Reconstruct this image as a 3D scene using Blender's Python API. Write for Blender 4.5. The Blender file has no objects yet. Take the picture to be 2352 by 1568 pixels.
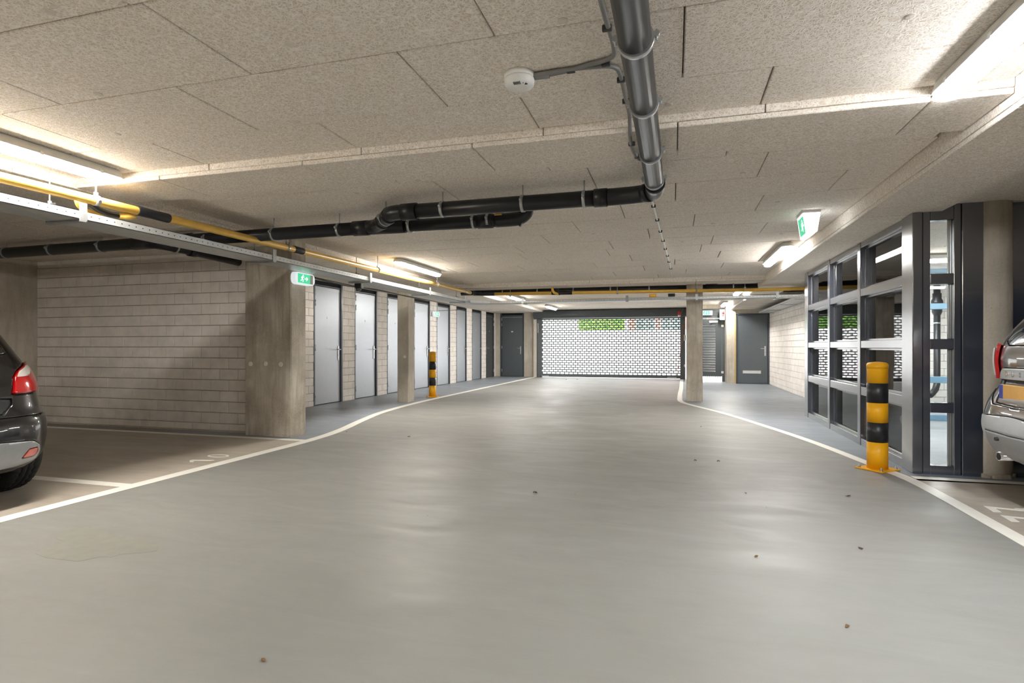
import bpy, bmesh, math, random
import numpy as np
from mathutils import Vector, Matrix

random.seed(7)
PI = math.pi
scene = bpy.context.scene
COL = scene.collection

# ------------------------------------------------------------------ camera
YAW = math.atan(372 / 1305)
cam_d = bpy.data.cameras.new('camera')
cam = bpy.data.objects.new('camera', cam_d)
COL.objects.link(cam)
cam.location = (0, 0, 1.1)
cam.rotation_euler = (PI / 2, 0, YAW)
cam_d.sensor_width = 36
cam_d.lens = 1305 / 2352 * 36
cam_d.shift_y = 12 / 2352
cam_d.clip_start = 0.02
scene.camera = cam

# ------------------------------------------------------------------ world, colour, light levels
LAMP = 80.0        # glow of the ceiling lamps
SKY = 4.2          # overcast sky seen through the shutter
scene.view_settings.view_transform = 'Standard'
scene.view_settings.look = 'None'
scene.view_settings.gamma = 1.0
scene.view_settings.use_curve_mapping = False
scene.view_settings.exposure = 1.12
scene.cycles.use_denoising = True
scene.cycles.adaptive_threshold = 0.02
scene.cycles.max_bounces = 8
scene.cycles.diffuse_bounces = 5
scene.cycles.glossy_bounces = 4
scene.cycles.transmission_bounces = 6
scene.cycles.transparent_max_bounces = 16
scene.cycles.sample_clamp_indirect = 8
scene.cycles.caustics_reflective = True
scene.cycles.caustics_refractive = False
W = bpy.data.worlds.new('overcast')
scene.world = W
W.use_nodes = True
bg = W.node_tree.nodes['Background']
bg.inputs[0].default_value = (0.95, 0.97, 1.0, 1)
bg.inputs[1].default_value = SKY


# ------------------------------------------------------------------ materials
def srgb(r, g, b):
    f = lambda c: c / 12.92 if c <= 0.04045 else ((c + 0.055) / 1.055) ** 2.4
    return (f(r / 255), f(g / 255), f(b / 255), 1)


class NT:
    def __init__(self, name):
        self.m = bpy.data.materials.new(name)
        self.m.use_nodes = True
        self.t = self.m.node_tree
        self.b = self.t.nodes['Principled BSDF']
        self.out = self.t.nodes['Material Output']

    def n(self, typ, **kw):
        nd = self.t.nodes.new(typ)
        for k, v in kw.items():
            if k in ('inp',):
                for a, c in v.items():
                    nd.inputs[a].default_value = c
            else:
                setattr(nd, k, v)
        return nd

    def l(self, a, b):
        self.t.links.new(a, b)

    def pos(self, scale=(1, 1, 1), off=(0, 0, 0)):
        g = self.n('ShaderNodeNewGeometry')
        mp = self.n('ShaderNodeMapping')
        mp.inputs['Location'].default_value = off
        mp.inputs['Scale'].default_value = scale
        self.l(g.outputs['Position'], mp.inputs['Vector'])
        return mp.outputs['Vector']

    def noise(self, vec, scale, detail=3, rough=0.55, dist=0.0):
        nd = self.n('ShaderNodeTexNoise')
        nd.inputs['Scale'].default_value = scale
        nd.inputs['Detail'].default_value = detail
        nd.inputs['Roughness'].default_value = rough
        nd.inputs['Distortion'].default_value = dist
        self.l(vec, nd.inputs['Vector'])
        return nd.outputs['Fac']

    def math(self, op, a, b=None, c=None, clamp=False):
        nd = self.n('ShaderNodeMath', operation=op)
        nd.use_clamp = clamp
        for i, v in enumerate((a, b, c)):
            if v is None:
                continue
            if isinstance(v, (int, float)):
                nd.inputs[i].default_value = v
            else:
                self.l(v, nd.inputs[i])
        return nd.outputs[0]

    def rng(self, v, a, b, c, d):
        nd = self.n('ShaderNodeMapRange')
        nd.inputs[1].default_value = a
        nd.inputs[2].default_value = b
        nd.inputs[3].default_value = c
        nd.inputs[4].default_value = d
        self.l(v, nd.inputs[0])
        return nd.outputs[0]

    def mix(self, fac, a, b, blend='MIX'):
        nd = self.n('ShaderNodeMix', data_type='RGBA', blend_type=blend)
        if isinstance(fac, (int, float)):
            nd.inputs[0].default_value = fac
        else:
            self.l(fac, nd.inputs[0])
        for i, v in ((6, a), (7, b)):
            if isinstance(v, tuple):
                nd.inputs[i].default_value = v
            else:
                self.l(v, nd.inputs[i])
        return nd.outputs[2]

    def bump(self, h, strength=0.3, dist=0.01):
        nd = self.n('ShaderNodeBump')
        nd.inputs['Strength'].default_value = strength
        nd.inputs['Distance'].default_value = dist
        self.l(h, nd.inputs['Height'])
        self.l(nd.outputs[0], self.b.inputs['Normal'])

    def set(self, **kw):
        for k, v in kw.items():
            k = {'base': 'Base Color', 'rough': 'Roughness', 'metal': 'Metallic', 'spec': 'Specular IOR Level',
                 'coat': 'Coat Weight', 'coat_rough': 'Coat Roughness'}[k]
            if isinstance(v, (int, float, tuple)):
                self.b.inputs[k].default_value = v
            else:
                self.l(v, self.b.inputs[k])
        return self


def plain(name, col, rough=0.5, metal=0.0, spec=0.5, coat=0.0, var=0.06, vscale=14, coat_rough=0.05):
    t = NT(name)
    v = t.noise(t.pos(), vscale, 4)
    f = t.rng(v, 0.3, 0.7, 1 - var, 1 + var)
    mul = t.n('ShaderNodeVectorMath', operation='SCALE')
    mul.inputs[0].default_value = col[:3]
    t.l(f, mul.inputs['Scale'])
    t.set(base=mul.outputs[0], rough=rough, metal=metal, spec=spec,
          coat=coat, coat_rough=coat_rough)
    return t.m


def emit(name, col, strength):
    t = NT(name)
    t.set(base=tuple(c * .75 for c in col[:3]) + (1,), rough=0.4)
    t.b.inputs['Emission Color'].default_value = col
    t.b.inputs['Emission Strength'].default_value = strength
    return t.m


def wood_wool(name, hi, lo):
    """cement-bound wood wool: curly pale strands over hollows darkened for shade"""
    t = NT(name)
    total = None
    for i, (sc, w) in enumerate(((30, .05), (38, .055), (46, .06), (34, .05), (54, .06))):
        p = t.pos((1, 1, 1), (i * 13.7, i * 7.3, i * 3.1))
        n = t.noise(p, sc, 0.0 if i % 2 else 0.6, 0.5, 0.5 if i == 0 else 0.0)
        r = t.math('ABSOLUTE', t.math('SUBTRACT', n, 0.5))
        line = t.rng(r, 0.0, w, 1.0 - 0.12 * (i % 3), 0.0)
        total = line if total is None else t.math('MAXIMUM', total, line)
    big = t.noise(t.pos(), 1.3, 3)
    mid = t.noise(t.pos(), 6.0, 3)
    c = t.mix(total, lo, hi)  # shade of the hollows between strands put into the base colour
    c2 = t.mix(t.rng(big, .3, .7, 0.0, 0.2), c, srgb(214, 202, 186), 'MIX')
    c3 = t.mix(t.rng(mid, .35, .65, 0, 0.16), c2, srgb(236, 226, 212))
    t.set(base=c3, rough=0.9, spec=0.2)
    t.bump(total, 0.35, 0.004)
    return t.m


def concrete(name, a, b, streak=0.5, pits=True):
    t = NT(name)
    p = t.pos()
    cloud = t.noise(p, 2.2, 5, 0.6, 0.4)
    st = t.noise(t.pos((5, 5, 0.55)), 3.0, 4, 0.6, 0.6)
    c = t.mix(t.rng(cloud, .35, .65, 0, 1), a, b)
    c = t.mix(t.math('MULTIPLY', t.rng(st, .42, .68, 0, 1), streak), c, tuple(x * 0.72 for x in b[:3]) + (1,))
    fine = t.noise(p, 60, 3)
    c = t.mix(t.rng(fine, .4, .75, 0, .22), c, tuple(x * 1.25 for x in a[:3]) + (1,))
    if pits:
        v = t.n('ShaderNodeTexVoronoi')
        v.inputs['Scale'].default_value = 9
        t.l(p, v.inputs['Vector'])
        pit = t.rng(v.outputs['Distance'], 0.03, 0.05, 0.6, 0)
        c = t.mix(pit, c, tuple(x * 0.45 for x in b[:3]) + (1,))
    t.set(base=c, rough=0.75, spec=0.3)
    t.bump(fine, 0.15, 0.004)
    return t.m


def epoxy(name, a, b, dirt, rough=0.3, spec=0.5, dirt_amt=0.5):
    """poured floor coating with trowel clouds and scuffs"""
    t = NT(name)
    p = t.pos()
    cloud = t.noise(p, 0.55, 5, 0.6, 0.6)
    sweep = t.noise(t.pos((1, 2.6, 1)), 1.1, 6, 0.65, 1.2)
    scuff = t.noise(t.pos((0.7, 3.2, 1)), 1.6, 8, 0.72, 1.6)
    c = t.mix(t.rng(cloud, .32, .68, 0, 1), a, b)
    c = t.mix(t.math('MULTIPLY', t.rng(scuff, .42, .8, 0, 1), dirt_amt), c, dirt)
    grain = t.noise(p, 140, 2)
    c = t.mix(t.rng(grain, .35, .7, 0, .12), c, tuple(x * 0.7 for x in a[:3]) + (1,))
    speck = t.n('ShaderNodeTexVoronoi')
    speck.inputs['Scale'].default_value = 2.2
    t.l(p, speck.inputs['Vector'])
    c = t.mix(t.rng(speck.outputs['Distance'], 0.012, 0.018, 0.7, 0), c, (0.06, 0.05, 0.04, 1))
    r = t.rng(sweep, .3, .7, rough - 0.09, rough + 0.10)
    t.set(base=c, rough=r, spec=spec)
    hgt = t.math('ADD', t.noise(p, 5, 2), t.math('MULTIPLY', t.noise(p, 30, 2), 0.12))
    t.bump(hgt, 0.05, 0.02)
    return t.m


def glass(name, tint=(0.95, 0.97, 0.97, 1), wav=0.03):
    t = NT(name)
    t.t.nodes.remove(t.b)
    tr = t.n('ShaderNodeBsdfTransparent')
    tr.inputs[0].default_value = tint
    gl = t.n('ShaderNodeBsdfGlossy')
    gl.inputs['Roughness'].default_value = 0.02
    fr = t.n('ShaderNodeFresnel')
    fr.inputs[0].default_value = 1.52
    bm = t.n('ShaderNodeBump')
    bm.inputs['Strength'].default_value = wav
    bm.inputs['Distance'].default_value = 0.02
    t.l(t.noise(t.pos(), 2.6, 1), bm.inputs['Height'])
    t.l(bm.outputs[0], gl.inputs['Normal'])
    mx = t.n('ShaderNodeMixShader')
    t.l(fr.outputs[0], mx.inputs[0])
    t.l(tr.outputs[0], mx.inputs[1])
    t.l(gl.outputs[0], mx.inputs[2])
    t.l(mx.outputs[0], t.out.inputs[0])
    return t.m


M = {}
M['wool'] = wood_wool('wood_wool', srgb(254, 249, 242), srgb(212, 199, 183))
M['slab'] = plain('slab', srgb(170, 164, 154), 0.85)
M['concrete'] = concrete('concrete', srgb(206, 198, 184), srgb(180, 171, 156), 0.45)
M['concrete_dark'] = concrete('concrete_stained', srgb(214, 206, 192), srgb(170, 160, 144), 0.6)
M['concrete_light'] = concrete('concrete_light', srgb(205, 199, 188), srgb(186, 178, 165), 0.3)
M['block'] = plain('block', srgb(240, 233, 225), 0.8, var=0.09, vscale=5)
M['mortar'] = plain('mortar', srgb(168, 160, 151), 0.9)
M['aisle'] = epoxy('aisle_floor', srgb(142, 142, 138), srgb(133, 132, 127), srgb(120, 117, 110), 0.49, 0.40, 0.30)
M['walk'] = epoxy('walkway_floor', srgb(136, 143, 150), srgb(128, 135, 142), srgb(118, 123, 127), 0.42, 0.5, 0.2)
M['bay'] = epoxy('bay_floor', srgb(186, 178, 165), srgb(166, 157, 144), srgb(132, 122, 110), 0.46, 0.4, 0.6)
M['line'] = plain('line_paint', srgb(236, 233, 224), 0.45, var=0.04)
M['white'] = plain('white_plastic', srgb(232, 232, 228), 0.4)
M['housing'] = plain('lamp_housing', srgb(215, 214, 208), 0.45)
M['lamp'] = emit('lamp_glow', (1.0, 0.97, 0.93, 1), LAMP)
M['lamp_cool'] = emit('lamp_glow_cool', (0.95, 0.97, 1.0, 1), LAMP)
M['lamp_warm'] = emit('lamp_glow_warm', (1.0, 0.95, 0.88, 1), LAMP)
M['black_pipe'] = plain('black_pipe', srgb(30, 31, 34), 0.36, spec=0.45)
M['steel'] = plain('galvanised', srgb(185, 188, 190), 0.38, 0.8, var=0.12)
M['tray'] = plain('tray_steel', srgb(205, 208, 208), 0.42, 0.55, var=0.08)
M['conduit'] = plain('grey_conduit', srgb(128, 126, 123), 0.4)
M['clip'] = plain('dark_clip', srgb(60, 60, 60), 0.5)
M['gas'] = plain('gas_yellow', srgb(246, 200, 92), 0.38, spec=0.5)
M['tape'] = plain('black_tape', srgb(32, 32, 34), 0.35)
M['door'] = plain('door_grey', srgb(188, 193, 198), 0.36, 0.65, spec=0.6, var=0.02)
M['door_dark'] = plain('door_grey_shaded', srgb(104, 110, 114), 0.42, 0.6, spec=0.5, var=0.02)  # same door paint, darkened where little gate light is mirrored
M['frame'] = plain('frame_slate', srgb(62, 70, 80), 0.35, spec=0.7, coat=0.4, coat_rough=0.2, var=0.03)
M['dark'] = plain('dark_gap', srgb(16, 16, 18), 0.8)
M['chrome'] = plain('chrome', srgb(225, 226, 228), 0.12, 1.0, var=0.02)
M['handle'] = plain('handle_metal', srgb(205, 207, 208), 0.28, 0.9)
M['navy'] = plain('navy_frame', srgb(52, 58, 72), 0.26, spec=1.0, coat=1.0, coat_rough=0.18, var=0.0)
M['navy'].node_tree.nodes['Principled BSDF'].inputs['Coat IOR'].default_value = 2.3
M['frame_bluish_lit'] = plain('frame_bluish_lit', srgb(105, 140, 165), 0.35)  # blue of the mirrored light put into the frame colour
M['glass'] = glass('glass')
M['shutter'] = plain('shutter_grey', srgb(92, 97, 100), 0.4, spec=0.5)
M['gate'] = plain('gate_grey', srgb(74, 80, 82), 0.4)
M['yellow'] = plain('bollard_yellow', srgb(240, 174, 14), 0.42, spec=0.4, var=0.02)
M['black'] = plain('bollard_black', srgb(34, 36, 40), 0.38, spec=0.5, var=0.0)
for _k in ('lamp', 'lamp_cool', 'lamp_warm'):
    M['side_' + _k] = emit('side_' + _k, tuple(M[_k].node_tree.nodes['Principled BSDF'].inputs['Emission Color'].default_value), LAMP * 0.34)
M['sign'] = emit('sign_white', (0.9, 0.97, 1.0, 1), 0.9)
M['sign_body'] = emit('sign_body', (0.9, 0.97, 1.0, 1), 0.3)
M['sign_green'] = emit('sign_green', (0.06, 0.50, 0.25, 1), 0.55)
M['sign_print'] = emit('sign_print', (0.85, 1.0, 0.92, 1), 0.9)
M['rubber'] = plain('rubber', srgb(30, 30, 31), 0.6, spec=0.35)
M['car_black'] = plain('car_black', srgb(40, 39, 39), 0.28, 0.6, spec=0.6, coat=1.0, coat_rough=0.02, var=0.02)
M['car_grey'] = plain('car_grey', srgb(120, 116, 112), 0.3, 0.85, spec=0.6, coat=1.0, coat_rough=0.02, var=0.02)
M['clad'] = plain('satin_cladding', srgb(150, 152, 154), 0.45, 0.1)
M['clad_light'] = plain('satin_bumper', srgb(186, 189, 192), 0.42, 0.15)
M['car_glass'] = plain('car_glass', srgb(22, 24, 26), 0.04, spec=0.9, coat=1.0, var=0.0)
M['red'] = plain('lamp_red', srgb(178, 14, 22), 0.12, spec=0.8, coat=1.0)
M['lens'] = plain('lamp_clear', srgb(214, 206, 200), 0.1, spec=0.8, coat=1.0)
M['reflector'] = plain('reflector', srgb(196, 92, 84), 0.25, coat=0.6)
M['plate'] = plain('plate_yellow', srgb(222, 170, 84), 0.35)
M['plate_blue'] = plain('plate_blue', srgb(44, 62, 160), 0.35)
M['black_plastic'] = plain('black_plastic', srgb(28, 29, 30), 0.5)
M['leaf'] = plain('dry_leaf', srgb(110, 84, 52), 0.8, var=0.2)
M['plug'] = plain('filler_plug', srgb(232, 224, 210), 0.8)
M['fixing'] = plain('fixing_disc', srgb(214, 206, 194), 0.7)
M['ramp'] = plain('pale_paving', srgb(222, 220, 216), 0.8, var=0.05, vscale=3)
M['plaster'] = plain('white_plaster', srgb(238, 238, 236), 0.8, var=0.03)
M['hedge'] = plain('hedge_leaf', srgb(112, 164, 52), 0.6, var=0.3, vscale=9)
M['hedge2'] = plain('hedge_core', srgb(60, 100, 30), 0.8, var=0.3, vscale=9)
M['house'] = plain('house_brick', srgb(196, 130, 116), 0.8, var=0.1)
M['house_glass'] = plain('house_window', srgb(96, 112, 108), 0.15, var=0.25, vscale=4)
M['red_paint'] = plain('red_paint', srgb(196, 40, 36), 0.4)
M['chain'] = plain('chain_red', srgb(150, 74, 66), 0.5)
M['tan'] = plain('ply_edge', srgb(206, 178, 120), 0.7)
M['strip_white'] = plain('white_metal', srgb(228, 228, 222), 0.45)


# ------------------------------------------------------------------ geometry helpers
def wloc(o):
    v = Vector((0, 0, 0))
    while o is not None:
        v += o.location
        o = o.parent
    return v


class MB:
    """collects shapes in world coordinates; build() links them as ONE mesh object"""

    def __init__(self):
        self.v, self.f, self.s = [], [], []

    def add(self, verts, faces, smooth=False):
        n = len(self.v)
        self.v += [tuple(p) for p in verts]
        self.f += [tuple(i + n for i in fc) for fc in faces]
        self.s += [smooth] * len(faces)
        return self

    def box(self, x0, x1, y0, y1, z0, z1, ch=0.0):
        if x0 > x1: x0, x1 = x1, x0
        if y0 > y1: y0, y1 = y1, y0
        if z0 > z1: z0, z1 = z1, z0
        if ch <= 0:
            v = [(x, y, z) for x in (x0, x1) for y in (y0, y1) for z in (z0, z1)]
            return self.add(v, [(0, 1, 3, 2), (4, 6, 7, 5), (0, 4, 5, 1), (2, 3, 7, 6), (0, 2, 6, 4), (1, 5, 7, 3)])
        bm = bmesh.new()
        bmesh.ops.create_cube(bm, size=1)
        for q in bm.verts:
            q.co = (x0 + (q.co.x + .5) * (x1 - x0), y0 + (q.co.y + .5) * (y1 - y0), z0 + (q.co.z + .5) * (z1 - z0))
        bmesh.ops.bevel(bm, geom=list(bm.edges), offset=ch, segments=1, affect='EDGES')
        bm.verts.index_update()
        self.add([q.co[:] for q in bm.verts], [[q.index for q in fc.verts] for fc in bm.faces])
        bm.free()
        return self

    def tube(self, path, r, n=14, closed=False, cap=True):
        P = [Vector(p) for p in path]
        m = len(P)
        rs = r if isinstance(r, (list, tuple)) else [r] * m
        T = []
        for i in range(m):
            a = P[i] - P[i - 1] if (i > 0 or closed) else Vector((0, 0, 0))
            b = P[(i + 1) % m] - P[i] if (i < m - 1 or closed) else Vector((0, 0, 0))
            t = (a.normalized() if a.length > 1e-9 else Vector()) + (b.normalized() if b.length > 1e-9 else Vector())
            T.append(t.normalized() if t.length > 1e-9 else Vector((0, 0, 1)))
        up = Vector((0, 0, 1)) if abs(T[0].z) < 0.9 else Vector((1, 0, 0))
        u = T[0].cross(up).normalized()
        verts = []
        for i in range(m):
            u = (u - T[i] * u.dot(T[i]))
            u.normalize()
            w = T[i].cross(u)
            for k in range(n):
                a = 2 * PI * k / n
                verts.append(P[i] + (u * math.cos(a) + w * math.sin(a)) * rs[i])
        faces = []
        for i in range(m if closed else m - 1):
            j = (i + 1) % m
            for k in range(n):
                faces.append((i * n + k, i * n + (k + 1) % n, j * n + (k + 1) % n, j * n + k))
        self.add(verts, faces, True)
        if cap and not closed:
            b0 = len(self.v) - len(verts)
            self.f.append(tuple(b0 + k for k in range(n - 1, -1, -1)))
            self.f.append(tuple(b0 + (m - 1) * n + k for k in range(n)))
            self.s += [False, False]
        return self

    def ring(self, c, axis, R, r, n=22, k=8, width=None):
        """band round a pipe: a flat hoop of the given width"""
        c = Vector(c)
        ax = Vector(axis).normalized()
        h = (width or r) / 2
        self.tube([c - ax * h, c + ax * h], R + r, n)
        return self

    def lathe(self, prof, c=(0, 0, 0), axis='Z', n=32, smooth=True, mod=None):
        """prof: list of (radius, height) from one end to the other"""
        verts, faces = [], []
        for i, (r, hh) in enumerate(prof):
            for k in range(n):
                a = 2 * PI * k / n
                rr = r + (mod(i, k) if mod else 0)
                x, y, z = rr * math.cos(a), rr * math.sin(a), hh
                if axis == 'X': x, y, z = z, x, y
                elif axis == 'Y': x, y, z = x, z, y
                verts.append((c[0] + x, c[1] + y, c[2] + z))
        for i in range(len(prof) - 1):
            for k in range(n):
                q = (i * n + k, i * n + (k + 1) % n, (i + 1) * n + (k + 1) % n, (i + 1) * n + k)
                faces.append(q if axis != 'Y' else q[::-1])
        a = tuple(range(n))
        b = tuple(range((len(prof) - 1) * n, len(prof) * n))
        faces.append(a[::-1] if axis != 'Y' else a)
        faces.append(b if axis != 'Y' else b[::-1])
        self.add(verts, faces, smooth)
        self.s[-1] = self.s[-2] = False
        return self

    def prism(self, poly, fa, fb, smooth=False):
        """poly of 2-D points, fa/fb map them to the two end faces"""
        n = len(poly)
        v = [fa(*p) for p in poly] + [fb(*p) for p in poly]
        fs = [tuple(range(n - 1, -1, -1)), tuple(range(n, 2 * n))]
        fs += [(i, (i + 1) % n, n + (i + 1) % n, n + i) for i in range(n)]
        self.add(v, fs, False)
        if smooth:
            for i in range(len(self.s) - n, len(self.s)): self.s[i] = True
        return self

    def build(self, name, mat, parent=None, kind=None, label=None, fix=True):
        o0 = wloc(parent) if parent else Vector((0, 0, 0))
        me = bpy.data.meshes.new(name)
        me.from_pydata([(a - o0.x, b - o0.y, c - o0.z) for a, b, c in self.v], [], self.f)
        me.polygons.foreach_set('use_smooth', self.s)
        if fix:
            bm = bmesh.new()
            bm.from_mesh(me)
            bmesh.ops.recalc_face_normals(bm, faces=bm.faces)
            bm.to_mesh(me)
            bm.free()
        me.materials.append(M[mat] if isinstance(mat, str) else mat)
        o = bpy.data.objects.new(name, me)
        COL.objects.link(o)
        if parent: o.parent = parent
        if kind: o['kind'] = kind
        if label: o['label'] = label
        return o


def tag(o, label, cat, group=None, kind=None):
    o['label'] = label
    o['category'] = cat
    if group: o['group'] = group
    if kind: o['kind'] = kind
    return o


def thing(name, loc, label, cat, group=None, kind=None):
    o = bpy.data.objects.new(name, None)
    o.empty_display_size = 0.1
    COL.objects.link(o)
    o.location = loc
    return tag(o, label, cat, group, kind)


def struct(name, mb, mat):
    o = mb.build(name, mat)
    o['kind'] = 'structure'
    return o


def dup(o, parent=None):
    c = o.copy()
    COL.objects.link(c)
    if parent is not None: c.parent = parent
    for ch in list(o.children):
        dup(ch, c)
    return c


def inst(me, name, loc, parent, rot=None):
    o = bpy.data.objects.new(name, me)
    COL.objects.link(o)
    o.parent = parent
    o.location = Vector(loc) - wloc(parent)
    if rot: o.rotation_euler = rot
    return o


def rbox_mesh(name, sx, sy, sz, ch, mat):
    """mesh of a chamfered box centred on the origin"""
    mb = MB().box(-sx / 2, sx / 2, -sy / 2, sy / 2, -sz / 2, sz / 2, ch)
    me = bpy.data.meshes.new(name)
    me.from_pydata(mb.v, [], mb.f)
    me.materials.append(M[mat])
    return me


_mesh_cache = {}


def piece(name, x0, x1, y0, y1, z0, z1, ch, mat, parent):
    """one block / panel, sharing mesh data with pieces of the same size"""
    sx, sy, sz = round(x1 - x0, 3), round(y1 - y0, 3), round(z1 - z0, 3)
    k = (name, sx, sy, sz, ch, mat)
    if k not in _mesh_cache:
        _mesh_cache[k] = rbox_mesh(name, sx, sy, sz, ch, mat)
    return inst(_mesh_cache[k], name, ((x0 + x1) / 2, (y0 + y1) / 2, (z0 + z1) / 2), parent)


# ------------------------------------------------------------------ floor
C = 2.41            # underside of the ceiling boards
floor = struct('floor', MB().box(-12, 8, -9, 20.35, -0.3, 0.0), 'aisle')


def flat(poly, z0, z1, name, mat, parent):
    mb = MB().prism(poly, lambda x, y: (x, y, z0), lambda x, y: (x, y, z1))
    return mb.build(name, mat, parent)


Lpath = [(-4.11, -8.5), (-4.11, 4.8), (-4.11, 5.6), (-4.16, 6.2), (-4.27, 6.75), (-4.42, 7.3), (-4.57, 7.9), (-4.70, 8.5), (-4.79, 9.3),
         (-4.85, 10.2), (-4.87, 11.2), (-4.88, 14), (-4.87, 19.95)]
Rpath = [(1.90, -8.5), (1.90, 4.7), (1.88, 5.4), (1.78, 5.95), (1.65, 6.7), (1.53, 7.3), (1.36, 8.0), (1.14, 8.8), (0.97, 9.4),
         (0.75, 10.1), (0.52, 10.7), (0.33, 11.2), (0.18, 11.65), (0.12, 12.1), (0.12, 12.8), (0.14, 14), (0.19, 16), (0.25, 19.95)]
flat([(-9.2, 5.75), (-9.2, -8.9), (-4.15, -8.9), (-4.15, 5.75)][::-1], 0.0, 0.0015, 'bay_coating', 'bay', floor)
flat([(1.92, -8.9), (7.5, -8.9), (7.5, 5.55), (1.92, 5.55)], 0.0, 0.0015, 'bay_coating', 'bay', floor)
flat([(-4.13, 5.80)] + [(-4.13, 5.9)] + Lpath[3:] + [(-6.45, 19.95), (-6.45, 5.80)], 0.0, 0.0015, 'walkway_coating', 'walk', floor)
flat(Rpath[2:] + [(2.8, 19.95), (2.8, 5.45)], 0.0, 0.0015, 'walkway_coating', 'walk', floor)
flat([(2.0, 5.6), (6.2, 5.6), (6.2, 13.4), (2.8, 13.4), (2.75, 10.0), (2.0, 10.0)], 0.0, 0.0012, 'walkway_coating', 'walk', floor)


def ribbon(path, w, name='lane_line', top=0.003):
    n = len(path)
    P = [Vector((x, y, 0)) for x, y in path]
    L, R = [], []
    for i in range(n):
        t = (P[min(i + 1, n - 1)] - P[max(i - 1, 0)]).normalized()
        d = Vector((-t.y, t.x, 0)) * w / 2
        L.append(P[i] + d)
        R.append(P[i] - d)
    mb = MB()
    for i in range(n - 1):
        q = [L[i], L[i + 1], R[i + 1], R[i]]
        v = [(p.x, p.y, 0.001) for p in q] + [(p.x, p.y, top) for p in q]
        mb.add(v, [(0, 1, 2, 3), (7, 6, 5, 4), (0, 4, 5, 1), (1, 5, 6, 2), (2, 6, 7, 3), (3, 7, 4, 0)])
    return mb.build(name, 'line', floor)


def fine(path, k=4):
    """Catmull-Rom resampling"""
    out = []
    n = len(path)
    for i in range(n - 1):
        p0, p1, p2, p3 = (Vector(path[max(i - 1, 0)]), Vector(path[i]), Vector(path[i + 1]), Vector(path[min(i + 2, n - 1)]))
        kk = k
        if (p1 - p0).length > 2.5 * (p2 - p1).length: p0 = p1 - (p2 - p1)
        if (p3 - p2).length > 2.5 * (p2 - p1).length: p3 = p2 + (p2 - p1)
        for j in range(kk):
            t = j / kk
            if (p2 - p1).length > 3:
                q = p1.lerp(p2, t)
            else:
                q = 0.5 * ((2 * p1) + (p2 - p0) * t + (2 * p0 - 5 * p1 + 4 * p2 - p3) * t * t + (3 * p1 - p0 - 3 * p2 + p3) * t ** 3)
            out.append(tuple(q))
    out.append(tuple(path[-1]))
    return out


ribbon(fine(Lpath), 0.125)
ribbon(fine(Rpath), 0.10)
ribbon([(-9.0, 3.49), (-4.14, 3.49)], 0.10, 'bay_line', 0.0024)
ribbon([(-9.0, 5.74), (-4.14, 5.74)], 0.10, 'bay_line', 0.0024)
ribbon([(-9.0, 1.2), (-4.14, 1.2)], 0.10, 'bay_line', 0.0024)
ribbon([(1.93, 5.52), (7.4, 5.52)], 0.10, 'bay_line', 0.0024)
ribbon([(1.93, 2.9), (7.4, 2.9)], 0.10, 'bay_line', 0.0024)


def paint(polys, name):
    mb = MB()
    for p in polys:
        mb.prism(p, lambda x, y: (x, y, 0.001), lambda x, y: (x, y, 0.003))
    return mb.build(name, 'line', floor)


# the painted bay number 10: read from the lane, its top towards the wall
paint([[(-4.50, 4.425), (-4.43, 4.36), (-4.405, 4.37), (-4.442, 4.425), (-4.29, 4.46), (-4.275, 4.50), (-4.30, 4.505), (-4.50, 4.462)]],
      'bay_number')
mb = MB()
N = 28
for i in range(N):
    a0, a1 = 2 * PI * i / N, 2 * PI * (i + 1) / N
    def pt(a, k):
        return (-4.412 + (0.118 - k) * math.cos(a), 4.69 + (0.068 - k) * math.sin(a))
    q = [pt(a0, 0), pt(a1, 0), pt(a1, .022), pt(a0, .022)]
    mb.prism(q, lambda x, y: (x, y, 0.001), lambda x, y: (x, y, 0.003))
mb.build('bay_number', 'line', floor)
# strokes of the number in the right-hand bay
paint([[(2.055, 4.663), (2.043, 4.509), (2.091, 4.516), (2.100, 4.613), (2.33, 4.567), (2.34, 4.607), (2.117, 4.648)]], 'bay_number')
paint([[(2.048, 4.440), (2.037, 4.290), (2.084, 4.297), (2.093, 4.390), (2.33, 4.345), (2.34, 4.385), (2.105, 4.425)]], 'bay_number')
paint([[(2.225, 4.655), (2.228, 4.625), (2.33, 4.64), (2.33, 4.665)]], 'bay_number')
# worn patch of coating by the left-hand lane line
mb = MB()
pts = []
for i in range(26):
    a = 2 * PI * i / 26
    rr = 1 + 0.25 * math.sin(3 * a + 1) + random.uniform(-.12, .12)
    pts.append((-3.1 + 0.36 * rr * math.cos(a) - 0.12 * math.sin(a), 2.42 + 0.2 * rr * math.sin(a)))
M['patch'] = plain('worn_patch', srgb(133, 132, 124), 0.46)
mb.prism(pts, lambda x, y: (x, y, 0.0003), lambda x, y: (x, y, 0.0008))
mb.build('worn_patch', 'patch', floor)


# ------------------------------------------------------------------ ceiling: boards of wood wool cement
def board(parent, x0, x1, y0, y1, z, th=0.03, rnd=True):
    g = 0.0035
    dz = random.uniform(-0.0015, 0.0015) if rnd else 0
    if x1 - x0 < 0.03 or y1 - y0 < 0.03: return
    o = piece('panel', x0 + g, x1 - g, y0 + g, y1 - g, z, z + th, 0.0045, 'wool', parent)
    o.location.z += dz
    return o


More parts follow.
